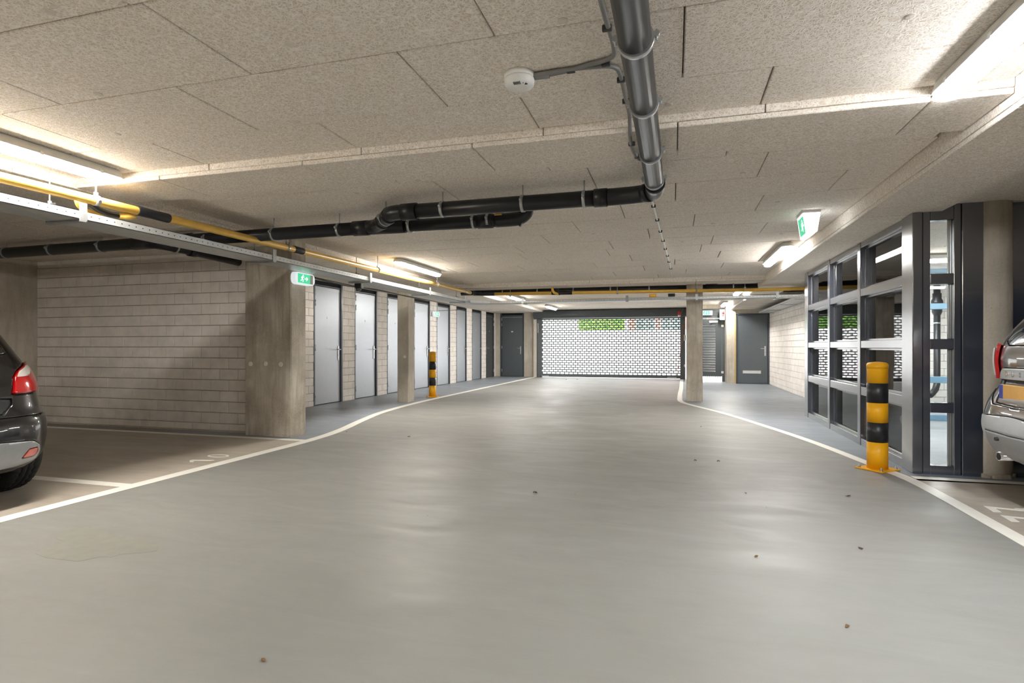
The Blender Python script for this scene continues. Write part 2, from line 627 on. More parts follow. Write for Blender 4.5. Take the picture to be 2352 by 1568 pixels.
def boards(parent, xa, xb, rows, z, start, pitch=1.23):
    for i, (y0, y1) in enumerate(rows):
        off = start[i % len(start)] if not isinstance(start, dict) else start.get(i, 0)
        xs = [xa]
        k = math.floor((xa - off) / pitch) + 1
        while off + k * pitch < xb - 0.02:
            if off + k * pitch > xa + 0.02: xs.append(off + k * pitch)
            k += 1
        xs.append(xb)
        for a, b in zip(xs, xs[1:]):
            board(parent, a, b, y0, y1, z)


XL, XR = -4.5, 1.6
ceiling = struct('ceiling', MB().box(-12, 8, -9, 20.6, 2.445, 2.75), 'slab')
MB().box(XL, XR, -8.9, -0.1, C, 2.45).build('panel', 'wool', ceiling)
rowsA = [(-0.1, 0.5), (0.5, 1.1), (1.1, 1.7), (1.7, 2.295), (2.295, 2.895), (2.895, 3.33)]
boards(ceiling, XL, XR, rowsA, C, [-0.73, -1.2, -0.78, -0.73, -1.19, -0.78])
rowsB = [(3.84, 4.16), (4.16, 4.74), (4.74, 5.32)] + [(5.32 + .59 * i, 5.32 + .59 * (i + 1)) for i in range(9)] + [(10.63, 11.2)]
boards(ceiling, XL, XR, rowsB, C, [0.343, 0.616, 0.013, 0.75, 0.2, 0.95, 0.45])
rowsC = [(11.75, 12.3)] + [(12.3 + .6 * i, 12.9 + .6 * i) for i in range(5)] + [(15.3, 15.5)]
boards(ceiling, XL, XR, rowsC, C, [0.3, 0.9, 0.05])
rowsD = [(16.0, 16.6)] + [(16.6 + .6 * i, 17.2 + .6 * i) for i in range(6)]
boards(ceiling, XL, XR, rowsD, C, [0.1, 0.7, 0.4])
# plastic caps of the board screws
dots = [(-0.429, 2.251), (-0.701, 2.69), (-2.869, 2.242), (-2.115, 2.84), (-0.745, 3.2), (-1.937, 4.1), (-0.332, 5.9), (0.077, 9.0),
        (-2.35, 1.64), (-0.027, 3.19), (0.9, 2.6), (0.7, 3.9), (1.2, 4.9), (0.5, 4.6), (-1.2, 5.2), (-2.6, 4.3), (0.9, 5.6),
        (0.4, 6.4), (-0.9, 6.6), (1.2, 7.2), (-2.2, 6.3), (-3.3, 2.7), (0.3, 2.0), (-1.6, 2.1), (-3.4, 5.6), (0.1, 7.4)]
dm = MB().lathe([(0.0215, 0), (0.0215, -0.002), (0.015, -0.004)], n=16)
dme = bpy.data.meshes.new('fixing_disc')
dme.from_pydata(dm.v, [], dm.f)
dme.materials.append(M['fixing'])
for x, y in dots:
    inst(dme, 'fixing_disc', (x, y, C - 0.0005), ceiling)


def clad_beam(name, x0, x1, y0, y1, zb, ztop=2.45, along='X', off=0.457, pitch=1.23, faces=True):
    """a clad drop beam: concrete core, boards underneath, strips up its sides"""
    core = struct(name, MB().box(x0 + .03, x1 - .03, y0 + .03, y1 - .03, zb + .03, ztop), 'slab')
    if along == 'X':
        a0, a1 = x0, x1
    else:
        a0, a1 = y0, y1
    cuts = [a0]
    k = math.floor((a0 - off) / pitch) + 1
    while off + k * pitch < a1 - 0.05:
        if off + k * pitch > a0 + 0.05: cuts.append(off + k * pitch)
        k += 1
    cuts.append(a1)
    for p, q in zip(cuts, cuts[1:]):
        if along == 'X':
            board(core, p, q, y0, y1, zb)
        else:
            board(core, x0, x1, p, q, zb)
    if faces:
        shift = pitch * 0.37
        cuts2 = [a0] + [c + shift for c in cuts[:-1] if c + shift < a1 - .05] + [a1]
        for p, q in zip(cuts2, cuts2[1:]):
            if q - p < 0.05: continue
            g = 0.003
            if along == 'X':
                piece('panel', p + g, q - g, y0, y0 + .03, zb + .031, C + .03, 0.003, 'wool', core)
                piece('panel', p + g, q - g, y1 - .03, y1, zb + .031, C + .03, 0.003, 'wool', core)
            else:
                piece('panel', x0, x0 + .03, p + g, q - g, zb + .031, C + .03, 0.003, 'wool', core)
                piece('panel', x1 - .03, x1, p + g, q - g, zb + .031, C + .03, 0.003, 'wool', core)
    return core


clad_beam('beam', XL, XR, 3.33, 3.84, 2.338, off=0.02)
clad_beam('beam', XL, XR, 11.2, 11.75, 2.328, off=0.4)
clad_beam('beam', XL + .6, XR, 15.5, 16.0, 2.335, off=0.4)
clad_beam('beam', XR, 2.22, -1.0, 20.2, 2.262, along='Y', off=2.1)
# lower ceiling over the left-hand bays and the door passage
cl = struct('ceiling_left', MB().box(-12, XL - .03, -9, 20.4, 2.37, 2.45), 'slab')
rowsL = [(0.5 + .6 * i, 1.1 + .6 * i) for i in range(9)] + [(5.9, 6.08)]
boards(cl, -9.0, XL, rowsL, 2.338, [-5.2, -5.8])
boards(cl, -6.4, XL, [(6.08 + 1.2 * i, 7.28 + 1.2 * i) for i in range(11)] + [(19.28, 20.2)], 2.338, [-5.3])
for i in range(16):                       # strips up the side of the step
    piece('panel', XL - .03, XL, 0.3 + i * 1.23 + .003, 0.3 + (i + 1) * 1.23 - .003, 2.368, C + .03, 0.003, 'wool', cl)
cr = struct('ceiling_right', MB().box(2.22, 8, -9, 20.4, 2.35, 2.45), 'slab')
boards(cr, 2.22, 6.2, [(0.9 + .6 * i, 1.5 + .6 * i) for i in range(15)], 2.32, [0.1, 0.7])
boards(cr, 2.22, 2.9, [(9.9 + 1.2 * i, 11.1 + 1.2 * i) for i in range(7)], 2.32, [0.1])


# ------------------------------------------------------------------ walls
def block_wall(wall, axis, fixed, a0, a1, z0=0.098, z1=2.37, off=0.0, bl=0.292, bh=0.1425, face=+1, cap=290, depth=.02, first=True):
    """courses of blocks set proud of the mortar; axis is the wall's run, fixed the mortar plane, face the side they stand out"""
    rows = []
    if first: rows.append((0.0, z0))
    z = z0
    while z < z1 - 0.02:
        rows.append((z, min(z + bh, z1)))
        z += bh
    n = 0
    rest = MB()
    for i, (za, zb) in enumerate(rows):
        o = off + (bl / 2 if i % 2 else 0)
        k = math.floor((a0 - o) / bl)
        while o + k * bl < a1:
            p, q = max(a0, o + k * bl), min(a1, o + (k + 1) * bl)
            k += 1
            if q - p < 0.02: continue
            g = 0.0032
            f0, f1 = (fixed, fixed + face * depth)
            f0 += random.uniform(-.0008, .0008)
            f1 += random.uniform(-.0012, .0012)
            f0, f1 = min(f0, f1), max(f0, f1)
            if n < cap:
                ff = (fixed - .004, fixed + face * depth) if face > 0 else (fixed - depth, fixed + .004)
                if axis == 'X':
                    ob = piece('block', p + g, q - g, ff[0], ff[1], za + g, zb - g, 0.003, 'block', wall)
                    ob.location.y += random.uniform(-.0012, .0012)
                else:
                    ob = piece('block', ff[0], ff[1], p + g, q - g, za + g, zb - g, 0.003, 'block', wall)
                    ob.location.x += random.uniform(-.0012, .0012)
                n += 1
            else:
                if axis == 'X': rest.box(p + g, q - g, f0, f1, za + g, zb - g, 0.003)
                else: rest.box(f0, f1, p + g, q - g, za + g, zb - g, 0.003)
    if rest.v: rest.build('block', 'block', wall, kind='stuff')
    return n


w1 = struct('wall_left_bay', MB().box(-9.0, -5.0, 6.10, 6.25, 0, 2.42), 'mortar')
block_wall(w1, 'X', 6.10, -8.95, -5.0, off=-6.139, face=-1)
MB().box(-8.95, -5.15, 6.02, 6.08, 0.0, 0.015).build('floor_cove', 'concrete', w1)
struct('wall_left_end', MB().box(-9.2, -8.95, -9, 6.2, 0, 2.42), 'concrete')
struct('wall_front', MB().box(-12, 8, -9.2, -9, 0, 2.5), 'concrete')
struct('wall_right_bay', MB().box(7.5, 7.7, -9, 14, 0, 2.42), 'concrete')

# door wall at x = -6.4: piers of blocks between the doors
DOORS = [(9.09, 10.05), (10.49, 11.44), (11.88, 12.83), (13.30, 14.30), (14.75, 15.75), (16.24, 17.15), (17.64, 18.61), (19.10, 20.05)]
wl = struct('wall_left', MB().box(-6.62, -6.50, 6.2, 20.3, 0, 2.42), 'dark')
edges = [6.25] + [v for d in DOORS for v in d] + [20.2]
wcap = 0
for i in range(0, len(edges), 2):
    a, b = edges[i], edges[i + 1]
    MB().box(-6.52, -6.42, a, b, 0, 2.40).build('pier', 'mortar', wl)
    if b - a > 0.2:
        far = a > 6.5
        wcap += block_wall(wl, 'Y', -6.42, max(a, 8.6), b, off=a + .06, face=+1, cap=290 - wcap)
    else:
        MB().box(-6.42, -6.40, a, b, 0, 2.4).build('pier', 'block', wl)
MB().box(-6.55, -6.40, 6.2, 20.2, 2.385, 2.42).build('lintel', 'concrete_light', wl)

wb = struct('wall_back', MB().box(-6.6, -6.22, 20.2, 20.5, 0, 2.45), 'concrete_light')
MB().box(-5.30, -4.72, 20.2, 20.5, 0, 2.45).build('pier', 'concrete', wb)
MB().box(-6.22, -5.30, 20.32, 20.5, 0, 2.45).build('pier', 'dark', wb)
MB().box(-4.90, -4.78, 20.02, 20.2, 0, 2.40).build('pier', 'concrete_light', wb)
MB().box(0.42, 0.60, 18.6, 20.5, 0, 2.45).build('pier', 'concrete_light', wb)
MB().box(-4.75, 0.45, 20.3, 20.5, 2.10, 2.45).build('lintel', 'concrete', wb)
MB().box(0.60, 1.55, 19.0, 19.2, 2.30, 2.45).build('lintel', 'concrete', wb)
MB().box(1.535, 1.70, 18.30, 19.2, 0, 2.45).build('pier', 'concrete_light', wb)
MB().box(1.52, 1.68, 18.14, 18.32, 0, 2.40).build('pier', 'concrete', wb)
MB().box(1.68, 1.775, 18.12, 18.3, 0, 2.20).build('jamb', 'concrete_light', wb)
MB().box(1.68, 2.9, 18.15, 18.35, 2.085, 2.45).build('lintel', 'concrete_light', wb)
MB().box(1.60, 3.0, 18.30, 18.5, 0, 2.45).build('backing', 'slab', wb)
MB().box(1.73, 1.775, 18.10, 18.14, 0, 2.10).build('trim', 'tan', wb)

wr = struct('wall_right', MB().box(2.72, 2.90, 10.2, 18.3, 0, 2.42), 'mortar')
block_wall(wr, 'Y', 2.72, 13.0, 18.12, off=13.1, face=-1, cap=298)
MB().box(2.70, 2.72, 10.3, 13.0, 0, 2.4).build('pier', 'block', wr)
# soffit of the slab dropped over the far door
struct('soffit', MB().box(1.62, 2.70, 13.6, 18.13, 2.205, 2.30, 0.01), 'concrete_light')


# ------------------------------------------------------------------ columns
def column(x0, x1, y0, y1, label, mat, holes=(), side_mat=None):
    t = thing('concrete_column', ((x0 + x1) / 2, (y0 + y1) / 2, 0), label, 'column', 'concrete columns')
    mb = MB()
    c = 0.012
    pl = [(x0 + c, y0), (x1 - c, y0), (x1, y0 + c), (x1, y1 - c), (x1 - c, y1), (x0 + c, y1), (x0, y1 - c), (x0, y0 + c)]
    mb.prism(pl, lambda x, y: (x, y, 0), lambda x, y: (x, y, 2.45))
    mb.build('shaft', mat, t)
    foot = MB()
    pl2 = [(x0 + .004, y0 + .004), (x1 - .004, y0 + .004), (x1 - .004, y1 - .004), (x0 + .004, y1 - .004)]
    for hx, hz in holes:
        MB().lathe([(0.031, 0.003), (0.031, -0.002), (0.022, -0.004)], (hx, y0 - .001, hz), 'Y', 18).build('tie_hole_plug', 'plug', t)
    return t


c1 = column(-5.148, -4.47, 5.90, 6.19, 'wide stained concrete column at the end of the grey block bay wall', 'concrete_dark',
            [(-5.06, 0.885), (-4.84, 0.89), (-4.62, 0.885)])
column(-5.292, -5.045, 10.24, 10.50, 'slender concrete column behind the painted line in front of the storage doors', 'concrete', [(-5.13, 0.90)])
column(0.245, 0.555, 12.0, 12.3, 'square concrete column standing right of the rolling shutter', 'concrete_dark')
t = thing('concrete_column', (2.60, 5.815, 0), 'round concrete column beside the narrow navy framed window', 'column', 'concrete columns')
MB().lathe([(0.158, 0), (0.158, 0.05), (0.156, 2.42)], (2.60, 5.815, 0), 'Z', 48).build('shaft', 'concrete', t)
foot = MB()
for i in range(60):                      # broken mortar crumbs round the foot
    a = random.uniform(PI, 2 * PI)
    s = random.uniform(.004, .014)
    foot.box(2.60 + .16 * math.cos(a) - s, 2.60 + .16 * math.cos(a) + s, 5.815 + .16 * math.sin(a) - s, 5.815 + .16 * math.sin(a) + s, 0, random.uniform(.006, .04))
foot.build('mortar_foot', 'concrete_dark', t)
foot = MB()
for i in range(70):
    x = random.uniform(-4.75, -4.46)
    s = random.uniform(.004, .013)
    y = 5.90 if random.random() < .5 else random.uniform(5.9, 6.18)
    x = x if y == 5.90 else -4.47
    foot.box(x - s, x + s, y - s, y + s, 0, random.uniform(.005, .03))
foot.build('mortar_foot', 'concrete_dark', c1)


# ------------------------------------------------------------------ doors
def place(root, loc, rz):
    root.location = loc
    root.rotation_euler = (0, 0, rz)


def door(name, W, H, label, hinge=-1, grille=True, plate_slot=False, number=True, hinges=True, wide_plate=False, leaf_mat='door'):
    """local axes: x along the width from 0, -y the side that shows, z up"""
    r = thing(name, (0, 0, 0), label, 'door', None, 'structure')
    fw = 0.045
    mb = MB()
    mb.box(0, fw, -0.02, 0.10, 0, H, .003).box(W - fw, W, -0.02, 0.10, 0, H, .003).box(0, W, -0.02, 0.10, H - fw, H, .003)
    mb.build('door_frame', 'frame', r)
    top = H - fw - (0.10 if grille else 0.005)
    leaf = MB().box(fw + .004, W - fw - .004, 0.012, 0.055, 0.012, top, .004).build('door_leaf', leaf_mat, r)
    if grille:
        MB().box(fw, W - fw, 0.02, 0.06, top + 0.03, H - fw).build('vent_grille', 'dark', r)
        MB().box(fw, W - fw, 0.0, 0.05, top + 0.004, top + 0.03, .003).build('transom', 'frame', r)
        MB().box(fw + .01, W - fw - .01, 0.006, 0.012, top - .055, top - .045).build('weather_bar', 'handle', r)
    mb = MB()
    hx = fw + .004 if hinge < 0 else W - fw - .004
    if hinges:
        for z in (0.22, 1.08, 1.92, 2.12):
            h = MB().tube([(hx, -0.016, z - .055), (hx, -0.016, z + .055)], 0.014, 10)
            h.build('hinge', 'handle', r)
    kx = W - fw - .075 if hinge < 0 else fw + .075
    d = -1 if hinge < 0 else 1
    hp = MB().box(kx - .021, kx + .021, 0.0, 0.012, 0.83, 1.12, .004)
    hd = hp.build('handle', 'handle', r)
    MB().tube([(kx, 0.0, 1.045), (kx, -0.048, 1.045), (kx + d * .02, -0.052, 1.045), (kx + d * .13, -0.052, 1.045)], 0.0095, 10).build('lever', 'handle', hd)
    MB().lathe([(0.012, -.004), (0.012, .002)], (kx, 0, 0.93), 'Y', 12).build('lock_cylinder', 'chrome', hd)
    if number:
        s = .035 if wide_plate else .018
        MB().box(W / 2 - s, W / 2 + s, 0.008, 0.012, 1.64, 1.676).build('number_plate', 'white', r)
    if plate_slot:
        MB().box(W * .2, W * .75, 0.0, 0.012, 0.30, 0.40, .004).build('letter_slot', 'handle', r)
        MB().box(W * .22, W * .73, -0.003, 0.002, 0.325, 0.375).build('slot_flap', 'strip_white', r)
    return r


names = ['first grey storage door, beside the wide stained column', 'second grey storage door from the wide stained column',
         'grey storage door partly hidden behind the slender column', 'grey storage door just past the slender column, by the striped bollard',
         'grey storage door right of the small green exit lamp', 'sixth grey storage door from the wide stained column',
         'seventh grey storage door from the wide stained column', 'shaded grey storage door in the far corner, handle on its left']
for i, (a, b) in enumerate(DOORS):
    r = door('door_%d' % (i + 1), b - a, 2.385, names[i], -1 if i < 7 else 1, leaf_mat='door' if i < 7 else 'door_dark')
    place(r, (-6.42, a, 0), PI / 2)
r = door('door_9', 0.89, 2.385, 'shaded grey door on the end wall left of the rolling shutter', wide_plate=True, leaf_mat='door_dark')
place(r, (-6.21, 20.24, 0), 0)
r = door('door_10', 0.93, 2.085, 'shaded grey door with a pale letter slot near its foot', grille=False, plate_slot=True, number=False, hinges=False, leaf_mat='door_dark')
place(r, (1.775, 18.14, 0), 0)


# ------------------------------------------------------------------ glazed partition, navy steel frames
ZT = [(0.0, 0.08), (0.56, 0.655), (1.085, 1.165), (1.66, 1.745), (2.2, 2.26)]
win1 = thing('window_1', (2.0, 7.9, 0), 'long navy framed glass partition that mirrors the rolling shutter', 'window', None, 'structure')
MUL = [(9.76, 9.97), (8.47, 8.57), (7.17, 7.27), (5.96, 6.02)]
DX = 0.13
MB().box(2.0, 2.0 + DX, 9.76, 9.97, 0, 2.27, .004).build('post', 'navy', win1)
MB().box(2.0, 2.0 + DX, 8.47, 8.57, 0, 2.27, .004).build('post', 'navy', win1)
MB().box(2.0, 2.0 + DX, 7.17, 7.27, 0, 2.27, .004).build('post', 'navy', win1)
MB().box(1.99, 2.066, 5.69, 5.86, 0, 2.27, .006).build('post', 'navy', win1)
MB().box(1.995, 2.0 + DX, 5.865, 5.95, 0, 2.27, .004).build('post', 'navy', win1)
BAYS = [(8.57, 9.76), (7.27, 8.47), (5.95, 7.17)]
for y0, y1 in BAYS:
    for z0, z1 in ZT:
        MB().box(2.005, 2.0 + DX, y0, y1, z0, z1, .004).build('transom', 'navy', win1)
    for (a, b), (c, d) in zip(ZT, ZT[1:]):
        MB().box(2.078, 2.09, y0 + .003, y1 - .003, b - .01, c + .01).build('pane', 'glass', win1)
        bead = MB()
        bead.box(2.05, 2.075, y0, y1, b, b + .022, .003).box(2.05, 2.075, y0, y1, c - .022, c, .003)
        bead.box(2.05, 2.075, y0, y0 + .022, b, c, .003).box(2.05, 2.075, y1 - .022, y1, b, c, .003)
        bead.build('glazing_bead', 'navy', win1)

win2 = thing('window_2', (2.25, 5.72, 0), 'narrow navy framed window of four panes facing the parked grey car', 'window', None, 'structure')
MB().box(2.069, 2.126, 5.70, 5.80, 0, 2.3, .004).build('post', 'navy', win2)
MB().box(2.30, 2.352, 5.70, 5.80, 0, 2.33, .004).build('post', 'navy', win2)
MB().box(2.356, 2.62, 5.69, 5.80, 0, 2.33, .004).build('post', 'navy', win2)
for z0, z1 in [(0, .076), (.532, .618), (1.078, 1.167), (1.638, 1.728), (2.188, 2.33)]:
    MB().box(2.126, 2.30, 5.70, 5.80, z0, z1, .004).build('transom', 'navy', win2)
for z0, z1 in [(.076, .532), (.618, 1.078), (1.167, 1.638), (1.728, 2.188)]:
    MB().box(2.127, 2.299, 5.765, 5.775, z0, z1).build('pane', 'glass', win2)
    MB().box(2.272, 2.30, 5.742, 5.762, z0, z1, .003).build('glazing_bead', 'handle', win2)
MB().box(2.62, 7.5, 5.78, 5.86, 0, 2.33, .003).build('side_panel', 'navy', win2)

# the room behind the glass: its far glazed side, the block wall and the pipe beyond
win3 = thing('window_3', (3.4, 9.95, 0), 'glazed screen tinted with bluish light, seen through the navy framed glass', 'window', None, 'structure')
for x in (2.16, 3.25, 4.3, 5.3):
    MB().box(x, x + .08, 9.86, 9.96, 0, 2.27, .004).build('post', 'frame_bluish_lit', win3)
for x0, x1 in ((2.24, 3.25), (3.33, 4.3), (4.38, 5.3)):
    for z0, z1 in ZT:
        MB().box(x0, x1, 9.86, 9.96, z0, z1, .004).build('transom', 'frame_bluish_lit', win3)
    for (a, b), (c, d) in zip(ZT, ZT[1:]):
        MB().box(x0, x1, 9.905, 9.915, b, c).build('pane', 'glass', win3)
wi = struct('wall_inner', MB().box(2.9, 6.3, 13.22, 13.4, 0, 2.42), 'mortar')
block_wall(wi, 'X', 13.22, 3.6, 6.1, off=3.7, face=-1, cap=200)
struct('wall_inner_right', MB().box(6.1, 6.3, 5.86, 13.3, 0, 2.42), 'concrete_light')
t = thing('drain_pipe', (4.98, 13.05, 0), 'black upright drain pipe against the block wall behind the glass', 'pipe', 'drain pipes')
MB().tube([(4.98, 13.05, 2.32), (4.98, 13.05, 0.45), (4.97, 13.03, 0.36), (4.92, 12.97, 0.26), (4.85, 12.9, 0.2), (4.78, 12.85, 0.15)], 0.057, 16).build('pipe', 'black_pipe', t)
MB().lathe([(0.06, 1.72), (0.085, 1.78), (0.085, 1.92), (0.1, 1.94), (0.1, 2.0), (0.075, 2.05), (0.075, 2.15)], (4.98, 13.05, 0), 'Z', 20).build('reducer', 'black_pipe', t)
MB().lathe([(0.068, 0.40), (0.068, 0.50)], (4.98, 13.05, 0), 'Z', 20).build('collar', 'black_pipe', t)
MB().lathe([(0.063, 1.55), (0.063, 1.58)], (4.98, 13.05, 0), 'Z', 20).build('clamp', 'steel', t)


# ------------------------------------------------------------------ ceiling strip lights
def strip_light(x, y0, y1, label, glow='lamp', along='Y', z=C):
    L = y1 - y0
    t = thing('strip_light', (0, 0, 0), label, 'light', 'ceiling strip lights')
    w = 0.064

    def capsule(ws, inset):
        out = []
        for k in range(9):
            a = -PI / 2 + PI * k / 8
            out.append((L / 2 - inset - ws + ws * math.cos(a), ws * math.sin(a)))
        for k in range(9):
            a = PI / 2 + PI * k / 8
            out.append((-L / 2 + inset + ws + ws * math.cos(a), ws * math.sin(a)))
        return out

    def stack(levels):
        mb = MB()
        rings = []
        for ws, inset, zz in levels:
            rings.append([(p[1], p[0], zz) for p in capsule(ws, inset)])
        n = len(rings[0])
        v = [p for r_ in rings for p in r_]
        f = [(i * n + k, i * n + (k + 1) % n, (i + 1) * n + (k + 1) % n, (i + 1) * n + k) for i in range(len(rings) - 1) for k in range(n)]
        f += [tuple(range(n)), tuple(range((len(rings) - 1) * n, len(rings) * n))]
        mb.add(v, f, True)
        mb.s[-1] = mb.s[-2] = False
        return mb
    stack([(0.058, .02, 0), (0.066, .010, -.016), (w + .008, 0, -.046), (w + .010, -.003, -.058)]).build('housing', 'housing', t)
    df = stack([(w - .008, .012, -.0581), (w - .009, .013, -.070), (w - .013, .018, -.083), (w - .022, .028, -.092), (w - .036, .046, -.098)])
    d_ = df.build('diffuser', glow, t)
    d_.data.materials.append(M['side_' + glow])
    for p_ in d_.data.polygons:
        if abs(p_.normal.z) < .75: p_.material_index = 1
    for k in range(4):
        yy = -L / 2 + L * (k + .5) / 4
        for s in (-1, 1):
            MB().box(s * (w + .004), s * (w + .013), yy - .012, yy + .012, -.064, -.040, .002).build('clip', 'white', t)
    place(t, (x, (y0 + y1) / 2, z - 0.001) if along == 'Y' else (y0 + L / 2, x, z - 0.001), 0 if along == 'Y' else PI / 2)
    return t


strip_light(-4.015, 1.70, 3.31, 'glowing strip light above the yellow gas pipe, nearest the black car', 'lamp_warm')
strip_light(-3.93, 7.56, 9.16, 'glowing strip light above the pipes in front of the storage doors', 'lamp_warm')
strip_light(-3.93, 13.45, 14.95, 'strip light seen through the gap below the far yellow pipe', 'lamp')
strip_light(-3.78, 17.15, 18.55, 'short looking strip light just in front of the rolling shutter hood', 'lamp')
strip_light(1.30, 1.75, 3.33, 'large white glowing strip light beside the clad beam, nearest overhead', 'lamp_cool')
strip_light(1.37, 7.72, 9.42, 'strip light beyond the wedge shaped exit lamp', 'lamp')
strip_light(1.42, 13.5, 14.6, 'strip light above the far pipes near the square column', 'lamp')
strip_light(1.43, 17.2, 18.5, 'strip light in front of the louvred gate', 'lamp')
strip_light(-4.015, -4.2, -2.6, 'added unseen strip light behind the viewpoint on the black car side', 'lamp')  # unseen lamp pair, added to brighten the near floor and ceiling
strip_light(1.30, -4.2, -2.6, 'added unseen strip light behind the viewpoint on the grey car side', 'lamp')
strip_light(-4.015, -1.9, -0.3, 'added unseen strip light just behind the viewpoint on the black car side', 'lamp')  # further unseen pair, added for more light round the viewpoint
strip_light(1.30, -1.9, -0.3, 'added unseen strip light just behind the viewpoint on the grey car side', 'lamp')
strip_light(8.75, 2.88, 4.4, 'strip light on the ceiling inside the glazed room', 'lamp_warm', 'X', 2.31)
strip_light(7.1, 3.4, 5.0, 'added strip light on the ceiling nearest the narrow framed window, inside the room', 'lamp', 'X', 2.31)  # extra lamp added to brighten the room behind the panes
strip_light(12.4, 3.0, 4.6, 'added strip light close to the block wall behind the glazed room', 'lamp_cool', 'X', 2.34)  # this lamp and the next are added to light the alcove
strip_light(11.0, 3.6, 5.2, 'added strip light in the alcove behind the glazed room', 'lamp_cool', 'X', 2.34)


# ------------------------------------------------------------------ yellow gas pipe
def arc(c, u, v, r, a0, a1, n=8):
    c, u, v = Vector(c), Vector(u), Vector(v)
    return [tuple(c + (u * math.cos(a0 + (a1 - a0) * i / n) + v * math.sin(a0 + (a1 - a0) * i / n)) * r) for i in range(n + 1)]


GX, GZ, GY = -4.115, 2.19, 11.62
gas = thing('gas_pipe', (GX, 5, GZ), 'long yellow gas pipe with black taped joints hung along the ceiling', 'pipe')
MB().tube([(GX, -6, GZ - .035), (GX, 2.5, GZ - .015), (GX, 11.30, GZ + .045)], 0.034, 18).build('pipe', 'gas', gas)
MB().tube([(GX, 11.25, GZ + .045)] + arc((GX + .28, 11.34, GZ + .045), (-1, 0, 0), (0, 1, 0), 0.28, 0, PI / 2) + [(-3.70, 11.62, GZ + .042)], 0.040, 16).build('elbow', 'tape', gas)
MB().tube([(-3.70, GY, GZ + .04), (1.52, GY, GZ - .012)], 0.033, 16).build('pipe', 'gas', gas)
MB().tube([(1.50, GY, GZ - .012), (1.95, GY, GZ - .012), (2.55, GY, GZ - .012)], 0.033, 16).build('pipe', 'gas', gas)
for y0, y1 in ((3.53, 3.83), (5.47, 5.64)):
    z = GZ + .007 * y0 - .03
    MB().tube([(GX, y0, z), (GX, y0 + .01, z), (GX, (y0 + y1) / 2, z), (GX, y1 - .01, z), (GX, y1, z)], [.036, .039, .0375, .039, .036], 18).build('tape_sleeve', 'tape', gas)
MB().tube([(-2.45, GY, GZ + .028), (-2.02, GY, GZ + .024)], .039, 16).build('tape_sleeve', 'tape', gas)
# branch that drops from the ceiling into the far run
MB().tube([(-2.42, 11.55, 2.33), (-2.42, 11.55, 2.27), (-2.39, 11.56, 2.22), (-2.31, 11.6, 2.19)], .027, 12).build('branch', 'gas', gas)
MB().tube([(-2.32, 11.6, 2.30), (-2.31, 11.6, 2.22), (-2.27, 11.62, 2.19)], .03, 12).build('tape_sleeve', 'tape', gas)
for i, y in enumerate((0.8, 3.20, 5.36, 7.36, 9.5, 10.9)):
    z = GZ + .007 * y - .03
    c = MB().tube([(GX, y - .016, z), (GX, y + .016, z)], .040, 20)
    c.box(GX - .008, GX + .008, y - .012, y + .012, z + .036, z + .06).box(GX + .03, GX + .055, y - .01, y + .01, z - .006, z + .006)
    cl_ = c.build('clamp', 'steel', gas)
    MB().tube([(GX, y, z + .05), (GX, y, C if not 3.3 < y < 3.85 else 2.34)], .0055, 8).build('hanger_rod', 'strip_white', cl_)
for x in (-3.35, -1.1, 0.42, 1.3):
    z = GZ + .0 - .01 * (x + 1)
    c = MB().tube([(x - .016, GY, GZ + .01), (x + .016, GY, GZ + .01)], .040, 18).build('clamp', 'steel', gas)
    MB().tube([(x, GY, GZ + .045), (x, GY, 2.31)], .0055, 8).build('hanger_rod', 'steel', c)
# loose coil of cable hung behind the near clamp
cab = thing('cable', (-4.25, 3.3, 2.1), 'looped grey and yellow cables hanging behind the near pipe clamp', 'cable')
MB().tube(fine([(-4.20, 3.12, 2.19), (-4.20, 3.14, 2.13), (-4.19, 3.22, 2.105), (-4.17, 3.34, 2.115), (-4.16, 3.46, 2.125)]), .016, 10).build('cable_loop', 'gas', cab)
MB().tube(fine([(-4.16, 3.18, 2.16), (-4.15, 3.24, 2.125), (-4.15, 3.32, 2.110), (-4.14, 3.44, 2.115)]), .016, 10).build('cable_loop', 'tape', cab)
MB().tube(fine([(-4.18, 3.22, 2.17), (-4.16, 3.27, 2.14), (-4.15, 3.34, 2.125), (-4.13, 3.42, 2.13)]), .010, 10).build('cable_loop', 'conduit', cab)
MB().tube([(-4.14, 3.40, 2.117), (-4.13, 3.47, 2.125), (-4.12, 3.53, 2.13)], [.024, .026, .012], 12).build('cable_end', 'gas', cab)


# ------------------------------------------------------------------ cable trays
def tray_run(parent, p, q, w, z0, z1, t=0.004, holes=True):
    """u-shaped perforated tray between two points in plan; w lies to the left of p->q"""
    p, q = Vector(p), Vector(q)
    d = (q - p)
    L = d.length
    d.normalize()
    nrm = Vector((-d.y, d.x))

    def bx(mb, a0, a1, b0, b1, za, zb):
        pts = [p + d * a + nrm * b for a, b in ((a0, b0), (a1, b0), (a1, b1), (a0, b1))]
        mb.prism([tuple(x) for x in pts], lambda x, y: (x, y, za), lambda x, y: (x, y, zb))
    seg = MB()
    bx(seg, 0, L, 0, w, z0, z0 + t)
    bx(seg, 0, L, 0, t, z0, z1)
    bx(seg, 0, L, w - t, w, z0, z1)
    bx(seg, 0, L, 0, .012, z1 - t, z1)
    bx(seg, 0, L, w - .012, w, z1 - t, z1)
    o = seg.build('tray', 'tray', parent)
    if holes:
        h = MB()
        k = 0.05
        while k < L - .03:
            bx(h, k, k + .009, -.0007, t, (z0 + z1) / 2 - .003, (z0 + z1) / 2 + .004)
            bx(h, k, k + .014, w - t, w + .0007, (z0 + z1) / 2 - .003, (z0 + z1) / 2 + .004)
            k += 0.06
        hh = h.build('perforation', 'dark', o)
        hh['kind'] = 'stuff'
    return o


